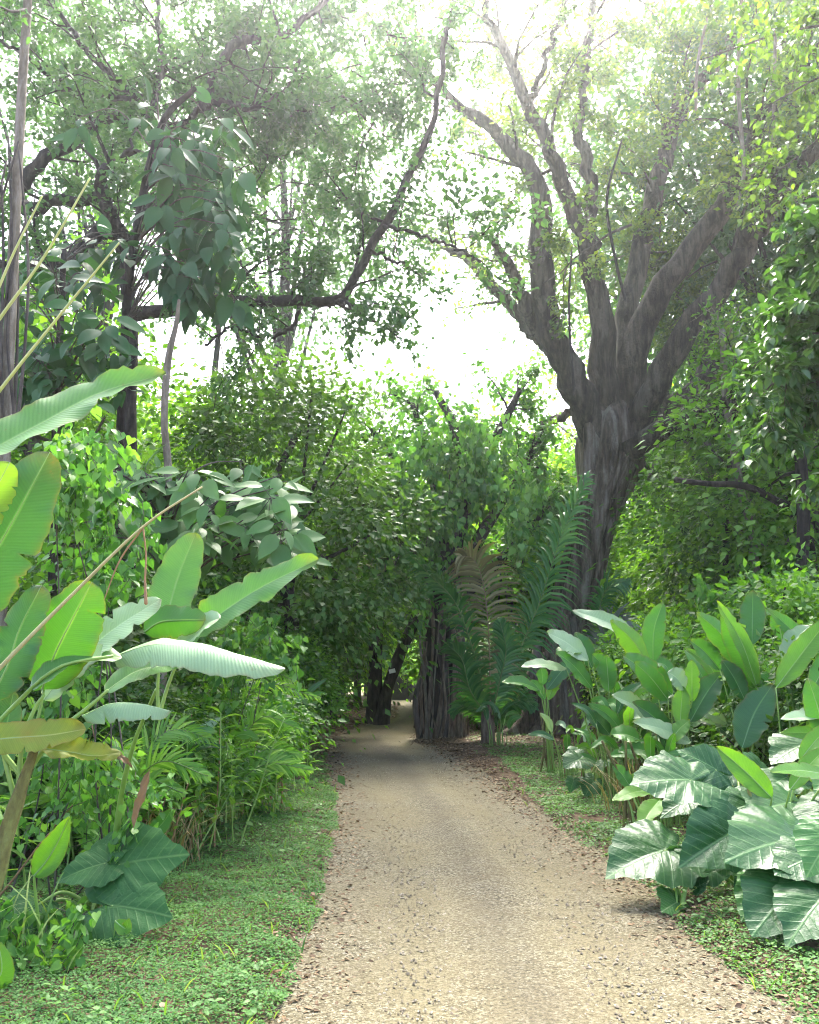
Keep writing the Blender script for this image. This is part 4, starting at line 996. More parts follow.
for (a, px, Y, sc, lab) in [ ('tall', 340, 40, .8, 'canopy tree added to shade the far end of the path'), ('tall', 474, 45, .85, 'canopy tree added behind the strangler fig to shade the far path'), ('airy', 358, 36, .8, 'slender tree added to shade the end of the path from the left'), ('airy', 452, 41, .85, 'slender tree added to shade the end of the path from the right'), ('high', 262, 31, 1.0, 'high canopy tree far behind the long level limb'), ('high', 60, 30, 1.0, 'high canopy tree far behind the slim pale trunk'), ('tall', 720, 30, 1.37, 'tall canopy tree behind the right limbs of the huge fig'), ('tall', 830, 25, 1.30, 'tall canopy tree closing the sky at the right edge'),  # trees round the far path added to shade it, mostly hidden by foliage
 ('airy', 640, 36, 1.49, 'thin canopy tree behind the middle limbs of the huge fig'),]:
    put(a, px, Y, sc, lab, G3)
BUSH = [
 ('darkbush', 150, 10.5, .9, 'dark bush in the shade under the umbrella sapling'), ('darkbush', 205, 12.5, .7, 'dark bush behind the rightmost banana leaf'), ('darkbush', 60, 9.5, .9, 'dark bush behind the broad banana leaf'),
 ('bush', 268, 16, .75, 'pale mottled bush left of the shady bend'), ('darkbush', 262, 19.5, .9, 'dark bush left of the twin trunks'), ('bush', -20, 10, 1.0, 'green bush past the left edge'),
 ('bush', 228, 9.3, .46, 'small mid green bush under the long right banana leaf'), ('darkbush', 190, 15, 1.1, 'dark bush deep behind the sapling stem'), ('darkbush', 100, 14, 1.1, 'dark bush deep behind the banana clump'),
 ('sunbush', 412, 66, 1.3, 'sunny bush at the far end of the clearing'), ('sunbush', 380, 64, 1.2, 'sunny bush at the left side of the clearing'), ('sunbush', 440, 70, 1.4, 'sunny bush at the right side of the clearing'),
 ('darkbush', 318, 27, .6, 'dark bush just left of the twin trunks'), ('darkbush', 300, 34, 1.0, 'dark bush past the twin trunks'), ('darkbush', 492, 26, .9, 'dark bush behind the bundle of hanging roots'), ('darkbush', 500, 23, .9, 'dark bush behind the palm with the brown frond'), ('darkbush', 540, 25.5, .9, 'dark bush behind the buttress roots'),
 ('bush', 660, 15.5, .85, 'green bush behind the left heliconias'), ('darkbush', 720, 13.5, .85, 'dark bush behind the tall heliconias'), ('bush', 790, 12, .95, 'green bush with glinting leaves at the right edge'),
 ('sunbush', 690, 21, .95, 'yellow-green bush right of the fig trunk'), ('sunbush', 640, 24, .9, 'bright bush at the foot of the fig, right side'), ('bush', 745, 18, 1.0, 'green bush around the leaning right trunks'), ('sunbush', 810, 17, 1.0, 'yellow-green bush near the right edge'),
 ('darkbush', 850, 14, 1.1, 'dark bush past the right edge'), ('darkbush', 770, 9.6, .55, 'dark low bush inside the heliconia bed'), ('darkbush', 690, 10.2, .45, 'dark low bush at the left of the heliconia bed'),
 ('darkbush', 830, 8.2, .6, 'dark low bush behind the elephant ears'), ('darkbush', 20, 7.3, .55, 'dark low bush behind the banana stems'), ('darkbush', 120, 7.8, .5, 'dark low bush behind the young ginger stems'),
]
for (a, px, Y, sc, lab) in BUSH: put(a, px, Y, sc, lab, G2)
# a far belt of forest that reads as one mass
lv = Leaves(); r = np.random.RandomState(91)
n = 1500
ang = r.uniform(-.75, .75, n); Yb = r.uniform(85, 130, n); xb = np.tan(ang) * Yb
hb = 13 * r.rand(n) ** .8 * (1 + .5 * (fbm(xb * .05, Yb * .05) - .5))
gap = np.exp(-((xb + 0) / 7) ** 2); hb *= 1 - .35 * gap
for x, y, h in zip(xb, Yb, hb):
    k = 34; o = r.normal(size=(k, 3)) * [1.4, 1.4, .9]
    lv.add(np.array([x, y, 1.2 + h]) + o, rdir(r, k) + [0, 0, -.3], rdir(r, k) * .7 + [0, -.2, .7], r.uniform(.5, .9, k))
mb = MB(); lv.to(mb, T_SMALL, 1.3); stuff(mb.build('far_forest', M['mid_leaf']), 'far belt of forest round the clearing', 'forest')

# ------------------------------------------------------------------ single trunks
def trunk_only(name, label, pix, Y, bark, dY=0.0, group=None, br=0, seed=0, leaf='mid_leaf'):
    P, R = limb3(pix, Y, dY); P[0][2] = float(gz(P[0][0], P[0][1])) - .15; R[0] *= 1.25; P, R = dense(P, R, 30); t = thing(name, label, 'tree', [P[0][0], P[0][1], float(gz(P[0][0], P[0][1]))], group)
    r = np.random.RandomState(seed); mb = MB(); mb.tube(P, R, 10, flute=gnarl(seed, .1, 3)); mb.build('trunk', M[bark], t)
    if br:
        lv = Leaves(); mb = MB(); ramify(r, mb, lv, P[18:], R[18:], br, 1.8, 6, .9, 12, .14, t0=.3, up=.2, jit=.08); mb.build('branch', M[bark], t)
        mb = MB(); lv.to(mb, T_SMALL, 1.2); mb.build('crown', M[leaf], t)
    return t
trunk_only('shade_tree', 'upright dark trunk of the pair left of the bend', [(374, 716, 17), (375, 680, 14), (376, 640, 14), (377, 600, 14), (370, 540, 12), (360, 470, 10)], 25.5, 'bark_dark', br=14, seed=1, leaf='dark_leaf')
tagtree = trunk_only('shade_tree', 'leaning dark trunk of the pair, carrying a small white tag', [(381, 716, 14), (386, 695, 12), (393, 672, 12), (402, 650, 12), (414, 622, 11), (430, 580, 10), (440, 520, 8)], 25.2, 'bark_dark', br=12, seed=2, leaf='dark_leaf')
a = W(392.2, 671, 24.95); mb = MB()
bx = np.array([(sx, sy, sz) for sx in (-1, 1) for sy in (-1, 1) for sz in (-1, 1)], float) * [.095, .012, .06]
mb.add(bx @ np.array([[.97, 0, .22], [0, 1, 0], [-.22, 0, .97]]) + a, [(0, 1, 3, 2), (4, 6, 7, 5), (0, 4, 5, 1), (2, 3, 7, 6), (0, 2, 6, 4), (1, 5, 7, 3)])
tag(mb.build('tag', M['white'], org=a, smooth=False), 'small white tag fixed to the leaning dark trunk', 'tag')
trunk_only('shade_tree', 'dark trunk bulging beside the bundle of hanging roots', [(424, 712, 18), (424, 690, 15), (427, 665, 13), (432, 640, 13), (436, 610, 14)], 24, 'bark_dark', seed=3)
for k, (lab, pix, Y, bk) in enumerate([
 ('tall straight brown trunk in the right forest', [(713, 690, 17), (713, 600, 15), (713, 500, 14), (711, 430, 13), (711, 380, 12), (708, 330, 11)], 23.5, 'bark_grey'),
 ('pale leaning trunk right of the tall straight one', [(768, 640, 9), (752, 540, 8), (741, 490, 8), (733, 440, 8), (726, 400, 7), (722, 330, 6)], 18, 'bark_pale'),
 ('slim dark trunk between the straight and the leaning trunks', [(727, 650, 6), (726, 560, 6), (727, 500, 6), (731, 440, 5), (730, 360, 5)], 18.5, 'bark_dark'),
 ('slim dark trunk with a bent top behind the leaning pale trunk', [(760, 660, 6), (752, 560, 5), (744, 500, 5), (742, 430, 5), (745, 380, 4)], 20, 'bark_dark'),
 ('slim trunk among the sunlit leaves left of the evergreen', [(207, 640, 6), (205, 540, 6), (207, 450, 6), (214, 380, 6), (219, 330, 5), (222, 270, 4)], 20, 'bark_grey'),
 ('thin grey trunk at the left, behind the broad leaves', [(103, 640, 8), (104, 500, 7), (106, 380, 7), (108, 250, 6)], 19, 'bark_grey'),
 ('dark trunk at the right edge under the boughs', [(800, 700, 14), (802, 600, 12), (803, 500, 12), (797, 400, 11)], 15, 'bark_dark'),
]):
    trunk_only('forest_tree', lab, pix, Y, bk, br=7, seed=20 + k, group='bare trunks in the forest')
P, R = limb3([(675, 480, 6), (710, 484, 6), (745, 486, 7), (775, 500, 8), (803, 520, 9), (815, 590, 10), (818, 690, 11)][::-1], 16); P, R = dense(P, R, 30)
t = thing('forest_tree', 'dark bent tree arching low from the right edge to the left', 'tree', P[0] * [1, 1, 0], 'bare trunks in the forest')
mb = MB(); mb.tube(P, R, 8, flute=gnarl(2, .1, 3)); mb.build('trunk', M['bark_dark'], t)

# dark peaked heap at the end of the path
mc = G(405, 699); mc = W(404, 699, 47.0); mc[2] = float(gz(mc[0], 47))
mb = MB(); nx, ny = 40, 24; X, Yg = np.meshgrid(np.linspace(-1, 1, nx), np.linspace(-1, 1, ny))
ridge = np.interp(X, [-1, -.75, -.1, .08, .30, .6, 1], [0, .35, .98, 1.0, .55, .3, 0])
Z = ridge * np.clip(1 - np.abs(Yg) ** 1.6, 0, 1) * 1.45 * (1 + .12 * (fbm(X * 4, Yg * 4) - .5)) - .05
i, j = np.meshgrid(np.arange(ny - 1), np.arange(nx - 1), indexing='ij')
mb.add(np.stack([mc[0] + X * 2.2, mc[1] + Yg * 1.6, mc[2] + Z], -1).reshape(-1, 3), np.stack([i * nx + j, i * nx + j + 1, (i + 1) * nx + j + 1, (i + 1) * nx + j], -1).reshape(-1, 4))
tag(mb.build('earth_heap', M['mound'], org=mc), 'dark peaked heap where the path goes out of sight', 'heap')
# ------------------------------------------------------------------ large-leaved plants
def mid3(pix, Ys):
    Ys = np.interp(np.linspace(0, 1, len(pix)), np.linspace(0, 1, len(Ys)), Ys) if not np.isscalar(Ys) else np.full(len(pix), Ys)
    return np.array([W(p[0], p[1], y) for p, y in zip(pix, Ys)])
def add_leaf(parent, P3, hw, tilt, mat, kind='banana', ribmat_='rib', label=None, rib_r=.006, seed=0, **kw):
    dx = (P3[-1] - P3[0])[0]; sg = 1 if dx >= 0 else -1
    roll = np.array(tilt, float) * sg if not np.isscalar(tilt) else tilt * sg
    mb = MB(); P, N = blade(mb, P3, hw, roll, kind, seed=seed, **kw)
    lf = mb.build('leaf', M[mat], parent)
    if label: lf['label'] = label
    midrib(P, N, rib_r).build('midrib', M[ribmat_], lf)
    return lf
def petiole(parent, pts, r0, r1, mat='stalk', name='petiole', k=18):
    mb = MB(); mb.tube(pts, np.linspace(r0, r1, len(pts)), 8, k); return mb.build(name, M[mat], parent)

# ---- the banana clump at the left edge
bA = np.array([-2.15, 4.0, 0.0]); bA[2] = gz(bA[0], bA[1])
ban = thing('banana_plant', 'banana plant at the left edge with long arching leaves, one yellowed and browning', 'banana plant', bA)
S = lambda pix, Y: mid3(pix, Y)
mb = MB(); P = np.array([bA - [0, 0, .1], W(-14, 900, 4.0), W(10, 822, 4.0), W(24, 780, 4.0), W(40, 735, 4.0)]); mb.tube(P, [.07, .05, .036, .026, .016], 12, 30, flute=gnarl(4, .12, 4)); mb.build('stem', M['banana_stem'], ban)
base_pt = W(26, 775, 4.0)
BAN = [  # pix of the midrib, Y, half width px, tilt, material, extra
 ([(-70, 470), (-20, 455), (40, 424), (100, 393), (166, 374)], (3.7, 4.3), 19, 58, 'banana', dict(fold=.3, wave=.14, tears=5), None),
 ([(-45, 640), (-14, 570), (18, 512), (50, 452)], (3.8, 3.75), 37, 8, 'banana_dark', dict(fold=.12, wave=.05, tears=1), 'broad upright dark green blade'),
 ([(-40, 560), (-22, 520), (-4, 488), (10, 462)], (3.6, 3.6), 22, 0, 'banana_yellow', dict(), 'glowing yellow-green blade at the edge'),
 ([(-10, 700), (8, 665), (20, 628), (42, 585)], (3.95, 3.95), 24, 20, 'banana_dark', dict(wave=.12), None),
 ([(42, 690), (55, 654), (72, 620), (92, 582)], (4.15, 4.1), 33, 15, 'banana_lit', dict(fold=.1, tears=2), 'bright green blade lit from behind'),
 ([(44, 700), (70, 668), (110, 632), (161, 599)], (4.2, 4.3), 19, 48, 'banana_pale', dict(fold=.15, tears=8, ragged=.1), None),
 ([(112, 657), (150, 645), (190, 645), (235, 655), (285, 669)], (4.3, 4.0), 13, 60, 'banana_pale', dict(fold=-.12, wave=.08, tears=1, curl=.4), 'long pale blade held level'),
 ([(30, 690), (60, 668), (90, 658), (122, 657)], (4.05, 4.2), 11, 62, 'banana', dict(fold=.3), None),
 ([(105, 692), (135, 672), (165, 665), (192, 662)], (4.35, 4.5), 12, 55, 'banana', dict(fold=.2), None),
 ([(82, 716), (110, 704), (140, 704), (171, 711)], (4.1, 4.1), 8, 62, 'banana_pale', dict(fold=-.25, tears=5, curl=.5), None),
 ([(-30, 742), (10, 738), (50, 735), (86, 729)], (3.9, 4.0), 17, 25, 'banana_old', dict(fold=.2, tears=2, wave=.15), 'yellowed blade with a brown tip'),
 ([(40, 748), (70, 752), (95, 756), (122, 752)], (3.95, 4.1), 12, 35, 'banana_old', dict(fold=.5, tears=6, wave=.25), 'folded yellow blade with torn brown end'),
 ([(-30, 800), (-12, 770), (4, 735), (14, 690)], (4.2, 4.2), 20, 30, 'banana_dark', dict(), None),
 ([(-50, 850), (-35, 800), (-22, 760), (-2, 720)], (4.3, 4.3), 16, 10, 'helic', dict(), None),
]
for k, (pix, Y, hw, tilt, mat, kw, lab) in enumerate(BAN):
    P3 = S(pix, Y); h = hw * MPP(pix[1][0], pix[1][1], Y[0]) / max(.35, math.cos(math.radians(abs(tilt))))
    add_leaf(ban, P3, h, tilt, mat, 'banana', 'rib', lab, .0055, seed=k + 1, **kw)
for pts in ([(26, 775), (55, 735), (90, 706), (108, 690)], [(24, 780), (-5, 735), (20, 700), (60, 667), (113, 656)], [(18, 800), (22, 745), (34, 710), (44, 695)], [(15, 800), (5, 760), (-4, 720), (-10, 700)]):
    petiole(ban, S(pts, 4.05), .014, .007)
petiole(ban, S([(25, 778), (32, 740), (40, 710), (44, 690)], 4.1), .012, .006)
petiole(ban, S([(0, 820), (-30, 730), (-60, 650), (-45, 640)], 3.8), .016, .009)
petiole(ban, S([(-10, 830), (-60, 700), (-90, 560), (-70, 470)], 3.7), .016, .009)

bB = W(112, 880, 5.6); bB[2] = gz(bB[0], bB[1])
ban2 = thing('banana_plant', 'smaller banana plant with one upright and one long leaf pointing right over the ferny verge', 'banana plant', bB)
mb = MB(); mb.tube([bB - [0, 0, .1], W(118, 820, 5.4), W(132, 750, 5.1), W(156, 690, 4.8)], [.028, .02, .014, .010], 10, 22, flute=gnarl(7, .1, 3)); mb.build('stem', M['stalk'], ban2)
for k, (pix, Y, hw, tilt, mat, kw) in enumerate([
 ([(163, 640), (170, 605), (180, 572), (196, 533)], (4.7, 4.85), 24, 18, 'banana', dict(fold=.15, tears=0)),
 ([(186, 644), (215, 618), (260, 588), (319, 559)], (4.6, 4.4), 17, 42, 'banana', dict(fold=.28, tears=3, wave=.16, ragged=.09)),
 ([(144, 632), (160, 622), (180, 620), (206, 620)], (4.5, 4.4), 18, 15, 'banana_lit', dict(fold=-.3, tears=1)),
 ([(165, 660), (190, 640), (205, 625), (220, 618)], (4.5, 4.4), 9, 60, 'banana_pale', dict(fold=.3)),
]):
    P3 = S(pix, Y); h = hw * MPP(pix[1][0], pix[1][1], Y[0]) / max(.35, math.cos(math.radians(tilt)))
    add_leaf(ban2, P3, h, tilt, mat, 'banana', 'rib', None, .005, seed=30 + k, **kw)
petiole(ban2, S([(158, 720), (170, 680), (186, 645)], 4.65), .012, .007)
petiole(ban2, S([(158, 720), (158, 680), (163, 640)], 4.7), .012, .006)

# long bare stalks crossing the left side
for (lab, pts, Y, w0, w1, mat) in [
 ('long dry stalk slanting up from the left edge across the banana leaves', [(-60, 735), (0, 668), (70, 597), (143, 527), (202, 487)], 3.7, 5.5, 1.8, 'stalk_tan'),
 ('pale yellow stalk rising from the left edge, lowest of the three upper ones', [(-60, 470), (0, 390), (60, 315), (119, 243)], 3.8, 4.5, 2, 'stalk_yellow'),
 ('yellow-green stalk rising from the left edge, middle of the three upper ones', [(-50, 390), (0, 318), (45, 255), (90, 178)], 3.9, 4.5, 2, 'stalk_yellow'),
 ('short yellow-green stalk rising from the left edge, highest of the three', [(-50, 370), (-10, 305), (15, 250), (42, 196)], 4.1, 4, 2, 'stalk_yellow')]:
    P = S(pts, Y); mb = MB(); mb.tube(P, np.linspace(w0, w1, len(P)) / 2 * Y / FPX, 7, 30)
    d = (P[1] - P[0]); q = P[0] - [0, 0, 0]; g = np.array([q[0] - .25, q[1] + .1, gz(q[0] - .25, q[1])])
    mb.tube([g, (g + q) / 2 + [-.05, 0, .1], q], [w0 / 2 * Y / FPX * 1.5, w0 / 2 * Y / FPX * 1.2, w0 / 2 * Y / FPX], 7, 20)
    tag(mb.build('bare_stalk', M[mat], org=g), lab, 'stalk', 'bare stalks at the left edge')
t = thing('dead_leaf', 'shrivelled brown leaf strip hanging from the long dry stalk', 'dead leaf', W(145, 600, 3.7))
mb = MB(); mb.tube(S([(143, 527), (146, 555), (145, 580), (146, 604)], 3.7), [.004, .004, .005, .008], 6, 14); mb.tube(S([(143, 528), (120, 560), (104, 600)], 3.72), [.004, .004, .002], 6, 14); mb.build('strip', M['stalk_dry'], t)
for (lab, pts, w) in [('curled brown dead leaf dangling among the vines on the left', [(150, 770), (140, 800), (134, 828)], .03), ('torn brown leaf end below the yellowed banana blade', [(112, 750), (122, 758), (132, 768)], .02)]:
    mb = MB(); blade(mb, S(pts, 4.6), w, 20, 'lance', fold=.6, nu=4, nv=20, wave=.5, seed=3); tag(mb.build('dead_leaf', M['litter'], org=S(pts, 4.6)[0]), lab, 'dead leaf')

# ---- elephant ears
def ear_plant(name, label, base, leaves, seed, cat='elephant ear', group=None):
    b = np.array(base, float); b[2] = gz(b[0], b[1]); t = thing(name, label, cat, b, group); r = np.random.RandomState(seed)
    for k, (B, yb, Tp, yt, tilt, mat, kw) in enumerate(leaves):
        B3 = W(*B, yb); T3 = W(*Tp, yt); mb = MB()
        sg = 1 if T3[0] >= B3[0] else -1
        B3 = ear(mb, B3, T3, tilt * sg, seed=seed * 10 + k, **kw); lf = mb.build('leaf', M[mat], t)
        s = b + r.normal(size=3) * [.05, .05, 0]; m = s * .4 + B3 * .6 + [0, .03, .08]
        mb = MB(); mb.tube([s, m, B3 - [0, 0, .004]], [.017, .012, .007], 8, 18); mb.build('leaf_stalk', M['stalk'], t)
    return t
E1 = 'elephant ears beside the track on the right'
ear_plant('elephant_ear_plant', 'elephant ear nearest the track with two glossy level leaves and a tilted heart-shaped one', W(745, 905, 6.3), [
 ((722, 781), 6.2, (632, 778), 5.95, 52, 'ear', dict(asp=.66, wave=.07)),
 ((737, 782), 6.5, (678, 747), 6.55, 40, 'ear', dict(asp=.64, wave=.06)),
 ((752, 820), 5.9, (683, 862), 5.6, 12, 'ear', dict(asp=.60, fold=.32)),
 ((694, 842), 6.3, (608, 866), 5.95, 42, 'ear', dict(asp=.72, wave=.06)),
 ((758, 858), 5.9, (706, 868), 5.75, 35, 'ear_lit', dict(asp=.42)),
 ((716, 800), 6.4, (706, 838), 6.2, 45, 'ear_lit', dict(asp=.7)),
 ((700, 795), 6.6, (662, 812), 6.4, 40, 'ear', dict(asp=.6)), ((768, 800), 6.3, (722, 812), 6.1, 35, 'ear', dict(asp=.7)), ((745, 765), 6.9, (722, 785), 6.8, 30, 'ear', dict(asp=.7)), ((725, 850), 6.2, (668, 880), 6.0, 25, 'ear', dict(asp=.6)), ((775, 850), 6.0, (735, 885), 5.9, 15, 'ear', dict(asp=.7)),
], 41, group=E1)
ear_plant('elephant_ear_plant', 'elephant ear at the bottom right edge with the lowest and largest drooping leaves', W(835, 935, 5.6), [
 ((828, 835), 5.6, (730, 848), 5.2, 48, 'ear', dict(asp=.70, wave=.06)),
 ((812, 868), 5.3, (752, 930), 4.95, 18, 'ear', dict(asp=.66, wave=.05)),
 ((838, 880), 5.1, (788, 936), 4.8, 25, 'ear', dict(asp=.72, wave=.06)),
 ((845, 818), 4.9, (806, 872), 4.8, 20, 'ear_lit', dict(asp=.8)),
 ((772, 868), 5.6, (742, 918), 5.3, 10, 'ear_lit', dict(asp=.5)),
 ((800, 905), 5.2, (765, 945), 5.0, 30, 'ear', dict(asp=.6)), ((835, 850), 5.3, (775, 870), 5.1, 40, 'ear', dict(asp=.7)), ((790, 820), 5.8, (770, 850), 5.6, 30, 'ear', dict(asp=.6)),
 ((862, 870), 5.0, (850, 950), 4.7, 20, 'ear', dict(asp=.7)),
], 42, group=E1)
ear_plant('elephant_ear_plant', 'elephant ear farther back on the right with silvery level leaves under the heliconias', W(815, 868, 7.0), [
 ((812, 800), 6.3, (748, 808), 5.9, 55, 'ear', dict(asp=.7)),
 ((822, 738), 6.9, (772, 756), 6.6, 50, 'ear', dict(asp=.66)),
 ((796, 772), 6.7, (762, 790), 6.4, 45, 'ear', dict(asp=.7)),
 ((775, 775), 6.9, (742, 762), 6.6, 58, 'ear', dict(asp=.6)),
 ((840, 790), 6.0, (806, 830), 5.7, 45, 'ear', dict(asp=.7)),
 ((790, 840), 6.2, (768, 880), 6.0, 20, 'ear', dict(asp=.6)),
 ((850, 760), 6.4, (815, 785), 6.1, 45, 'ear_lit', dict(asp=.6)),
], 43, group=E1)
ear_plant('elephant_ear_plant', 'small pale elephant ear seedling low at the edge of the track', W(690, 912, 5.95), [((684, 899), 5.95, (664, 909), 5.75, 20, 'ear_lit', dict(asp=.9)), ((690, 892), 6.0, (708, 880), 5.95, 25, 'ear', dict(asp=.6))], 44)
ear_plant('elephant_ear_plant', 'small elephant ear at the foot of the single stalked heliconia', W(588, 800, 10.6), [((588, 757), 10.4, (564, 764), 10.1, 45, 'ear', dict(asp=.7)), ((598, 775), 10.5, (585, 795), 10.3, 15, 'taro', dict(asp=.8)), ((580, 748), 10.7, (570, 752), 10.5, 50, 'ear', dict(asp=.7)), ((575, 775), 10.4, (570, 792), 10.3, 10, 'taro', dict(asp=.7)), ((606, 758), 10.6, (600, 770), 10.4, 40, 'taro', dict(asp=.7))], 45)
ear_plant('taro_plant', 'dark taro with spreading arrow-shaped leaves at the lower left', W(85, 930, 5.6), [
 ((110, 862), 5.3, (55, 876), 5.2, 40, 'taro', dict(full=.9, asp=.62)),
 ((98, 858), 5.35, (130, 846), 5.3, 35, 'taro', dict(full=.9, asp=.55)),
 ((112, 866), 5.3, (186, 851), 5.25, 25, 'taro', dict(full=.9, asp=.66)),
 ((35, 915), 5.3, (25, 928), 5.15, 15, 'taro', dict(full=.9, asp=1.1)),
 ((38, 902), 5.3, (28, 930), 5.1, 12, 'taro', dict(full=.9, asp=1.0)),
 ((106, 905), 5.15, (170, 912), 5.05, 25, 'taro', dict(full=.9, asp=.75)),
 ((88, 920), 5.4, (102, 938), 5.1, 20, 'taro', dict(full=.9, asp=.9)),
 ((78, 922), 5.3, (70, 935), 5.2, 20, 'taro', dict(full=.9, asp=.8)),
], 46, cat='taro')
rl = thing('arum_plant', 'bright green rolled young leaf standing beside the dark taro', 'plant', W(45, 925, 5.0) * [1, 1, 0])
add_leaf(rl, S([(34, 876), (46, 862), (58, 842), (70, 816)], 4.9), 15 * 4.9 / FPX, 12, 'helic_lit', 'helic', fold=.45, seed=5, curl=.8, tears=0)
petiole(rl, np.array([W(45, 935, 5.0) * [1, 1, 0], W(36, 900, 4.95), W(34, 876, 4.9)]), .012, .006)
rl = thing('arum_plant', 'single pointed leaf standing above the arrow-shaped taro leaves', 'plant', W(155, 880, 6.6) * [1, 1, 0])
add_leaf(rl, S([(147, 838), (156, 830), (165, 820), (172, 808)], 6.4), 9 * 6.4 / FPX, 10, 'helic', 'helic', fold=.2, seed=6, tears=0)
petiole(rl, np.array([W(150, 880, 6.5) * [1, 1, 0], W(146, 858, 6.45), W(147, 838, 6.4)]), .008, .005)
for k, (lab, pts, hw, Y) in enumerate([('small upright oval leaf in the ground cover at the lower left', [(40, 980), (36, 968), (35, 960), (30, 950)], 6, 4.85), ('bright half leaf cut by the left edge low down', [(-22, 1000), (-8, 985), (2, 970), (-2, 940)], 13, 4.4),
                                       ('small round yellow-green leaf in front of the lowest taro leaf', [(115, 921), (121, 926), (126, 928), (129, 918)], 7, 5.0)]):
    q = S(pts, Y); t = thing('seedling', lab, 'plant', q[0] * [1, 1, 0]); add_leaf(t, q, hw * Y / FPX, 8, 'helic_lit' if k else 'helic', 'helic', fold=.15, seed=60 + k, tears=0, nv=20, nu=5)
    petiole(t, np.array([q[0] * [1, 1, 0], (q[0] * [1, 1, .5]), q[0]]), .006, .003)

# ---- heliconias on the right, traced leaves
def helic_plant(label, base, leaves, seed, stem=None, group='heliconias on the right', name='heliconia_plant'):
    b = np.array(base, float); b[2] = gz(b[0], b[1]); t = thing(name, label, 'heliconia', b, group); r = np.random.RandomState(seed)
    for k, (B, M1, Tp, Y, hw, tilt, mat) in enumerate(leaves):
        y0, y1 = Y if not np.isscalar(Y) else (Y, Y)
        a, c = W(*B, y0), W(*Tp, y1); m = W(*M1, (y0 + y1) / 2)
        h = hw * (y0 / FPX) / max(.4, math.cos(math.radians(tilt)))
        add_leaf(t, np.array([a, m, c]), h, tilt, mat, 'helic', 'rib' if 'dark' not in mat else 'dark_rib', None, .005, seed=seed * 20 + k, fold=r.uniform(.08, .3), nv=34, nu=7, tears=r.randint(0, 3), wave=.08)
        s = b + r.normal(size=3) * [.07, .07, 0]
        petiole(t, np.array([s, s * .5 + a * .5 + [0, 0, .06], a]), .015, .006, k=14)
    for j in range(3):
        s = b + r.normal(size=3) * [.08, .08, 0]; petiole(t, np.array([s, s + r.normal(size=3) * [.05, .05, 0] + [0, 0, .4], s + r.normal(size=3) * [.1, .1, 0] + [0, 0, .85]]), .02, .012, 'banana_stem', 'stem')
    return t
mx = lambda B, T, dx=0, dy=0: ((B[0] + T[0]) / 2 + dx, (B[1] + T[1]) / 2 + dy)
def L_(B, T, Y, hw, tilt, mat, dx=0, dy=-3): return (B, mx(B, T, dx, dy), T, Y, hw, tilt, mat)
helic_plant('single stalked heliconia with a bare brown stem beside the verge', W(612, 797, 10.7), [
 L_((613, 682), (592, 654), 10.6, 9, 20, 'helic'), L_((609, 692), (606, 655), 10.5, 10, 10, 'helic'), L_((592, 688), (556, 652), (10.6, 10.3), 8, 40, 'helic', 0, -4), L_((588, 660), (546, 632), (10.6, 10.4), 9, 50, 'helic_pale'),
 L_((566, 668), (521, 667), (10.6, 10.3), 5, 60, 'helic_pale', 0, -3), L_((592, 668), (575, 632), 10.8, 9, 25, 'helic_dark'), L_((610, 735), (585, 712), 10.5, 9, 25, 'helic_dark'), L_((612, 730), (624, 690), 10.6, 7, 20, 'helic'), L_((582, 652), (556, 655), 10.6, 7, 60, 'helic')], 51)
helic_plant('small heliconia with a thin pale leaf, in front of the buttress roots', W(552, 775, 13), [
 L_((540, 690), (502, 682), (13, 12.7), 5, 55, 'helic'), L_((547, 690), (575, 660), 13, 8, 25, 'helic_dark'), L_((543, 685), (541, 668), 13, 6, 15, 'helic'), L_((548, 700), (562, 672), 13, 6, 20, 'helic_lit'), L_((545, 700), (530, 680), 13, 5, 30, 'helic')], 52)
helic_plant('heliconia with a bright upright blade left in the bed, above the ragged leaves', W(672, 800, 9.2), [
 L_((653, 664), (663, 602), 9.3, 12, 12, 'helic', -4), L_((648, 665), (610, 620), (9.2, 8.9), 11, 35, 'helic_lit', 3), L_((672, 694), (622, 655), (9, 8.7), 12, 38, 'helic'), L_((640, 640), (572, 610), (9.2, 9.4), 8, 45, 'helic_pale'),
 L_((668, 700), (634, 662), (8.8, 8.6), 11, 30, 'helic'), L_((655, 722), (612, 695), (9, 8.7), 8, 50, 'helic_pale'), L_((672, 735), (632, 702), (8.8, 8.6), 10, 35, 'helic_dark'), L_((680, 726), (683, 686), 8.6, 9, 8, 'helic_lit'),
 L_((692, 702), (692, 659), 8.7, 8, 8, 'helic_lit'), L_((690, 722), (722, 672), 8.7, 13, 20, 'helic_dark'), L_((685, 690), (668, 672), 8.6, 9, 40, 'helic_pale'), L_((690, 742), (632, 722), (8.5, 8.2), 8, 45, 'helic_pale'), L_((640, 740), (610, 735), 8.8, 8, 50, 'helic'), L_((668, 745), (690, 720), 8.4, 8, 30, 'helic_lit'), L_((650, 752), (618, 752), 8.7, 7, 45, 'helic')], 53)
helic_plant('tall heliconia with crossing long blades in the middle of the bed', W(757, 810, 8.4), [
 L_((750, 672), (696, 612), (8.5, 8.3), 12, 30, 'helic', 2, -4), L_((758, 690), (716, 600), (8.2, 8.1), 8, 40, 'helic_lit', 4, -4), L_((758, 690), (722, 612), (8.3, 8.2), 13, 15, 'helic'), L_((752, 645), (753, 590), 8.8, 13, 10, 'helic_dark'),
 L_((742, 748), (773, 684), 7.9, 17, 12, 'helic_dark', -3), L_((735, 660), (700, 615), 8.7, 12, 25, 'helic_dark'), L_((720, 670), (690, 640), 8.6, 10, 35, 'helic'), L_((770, 700), (800, 655), 8.4, 10, 30, 'helic_dark'), L_((745, 700), (722, 660), 8.3, 10, 20, 'helic_dark')], 54)
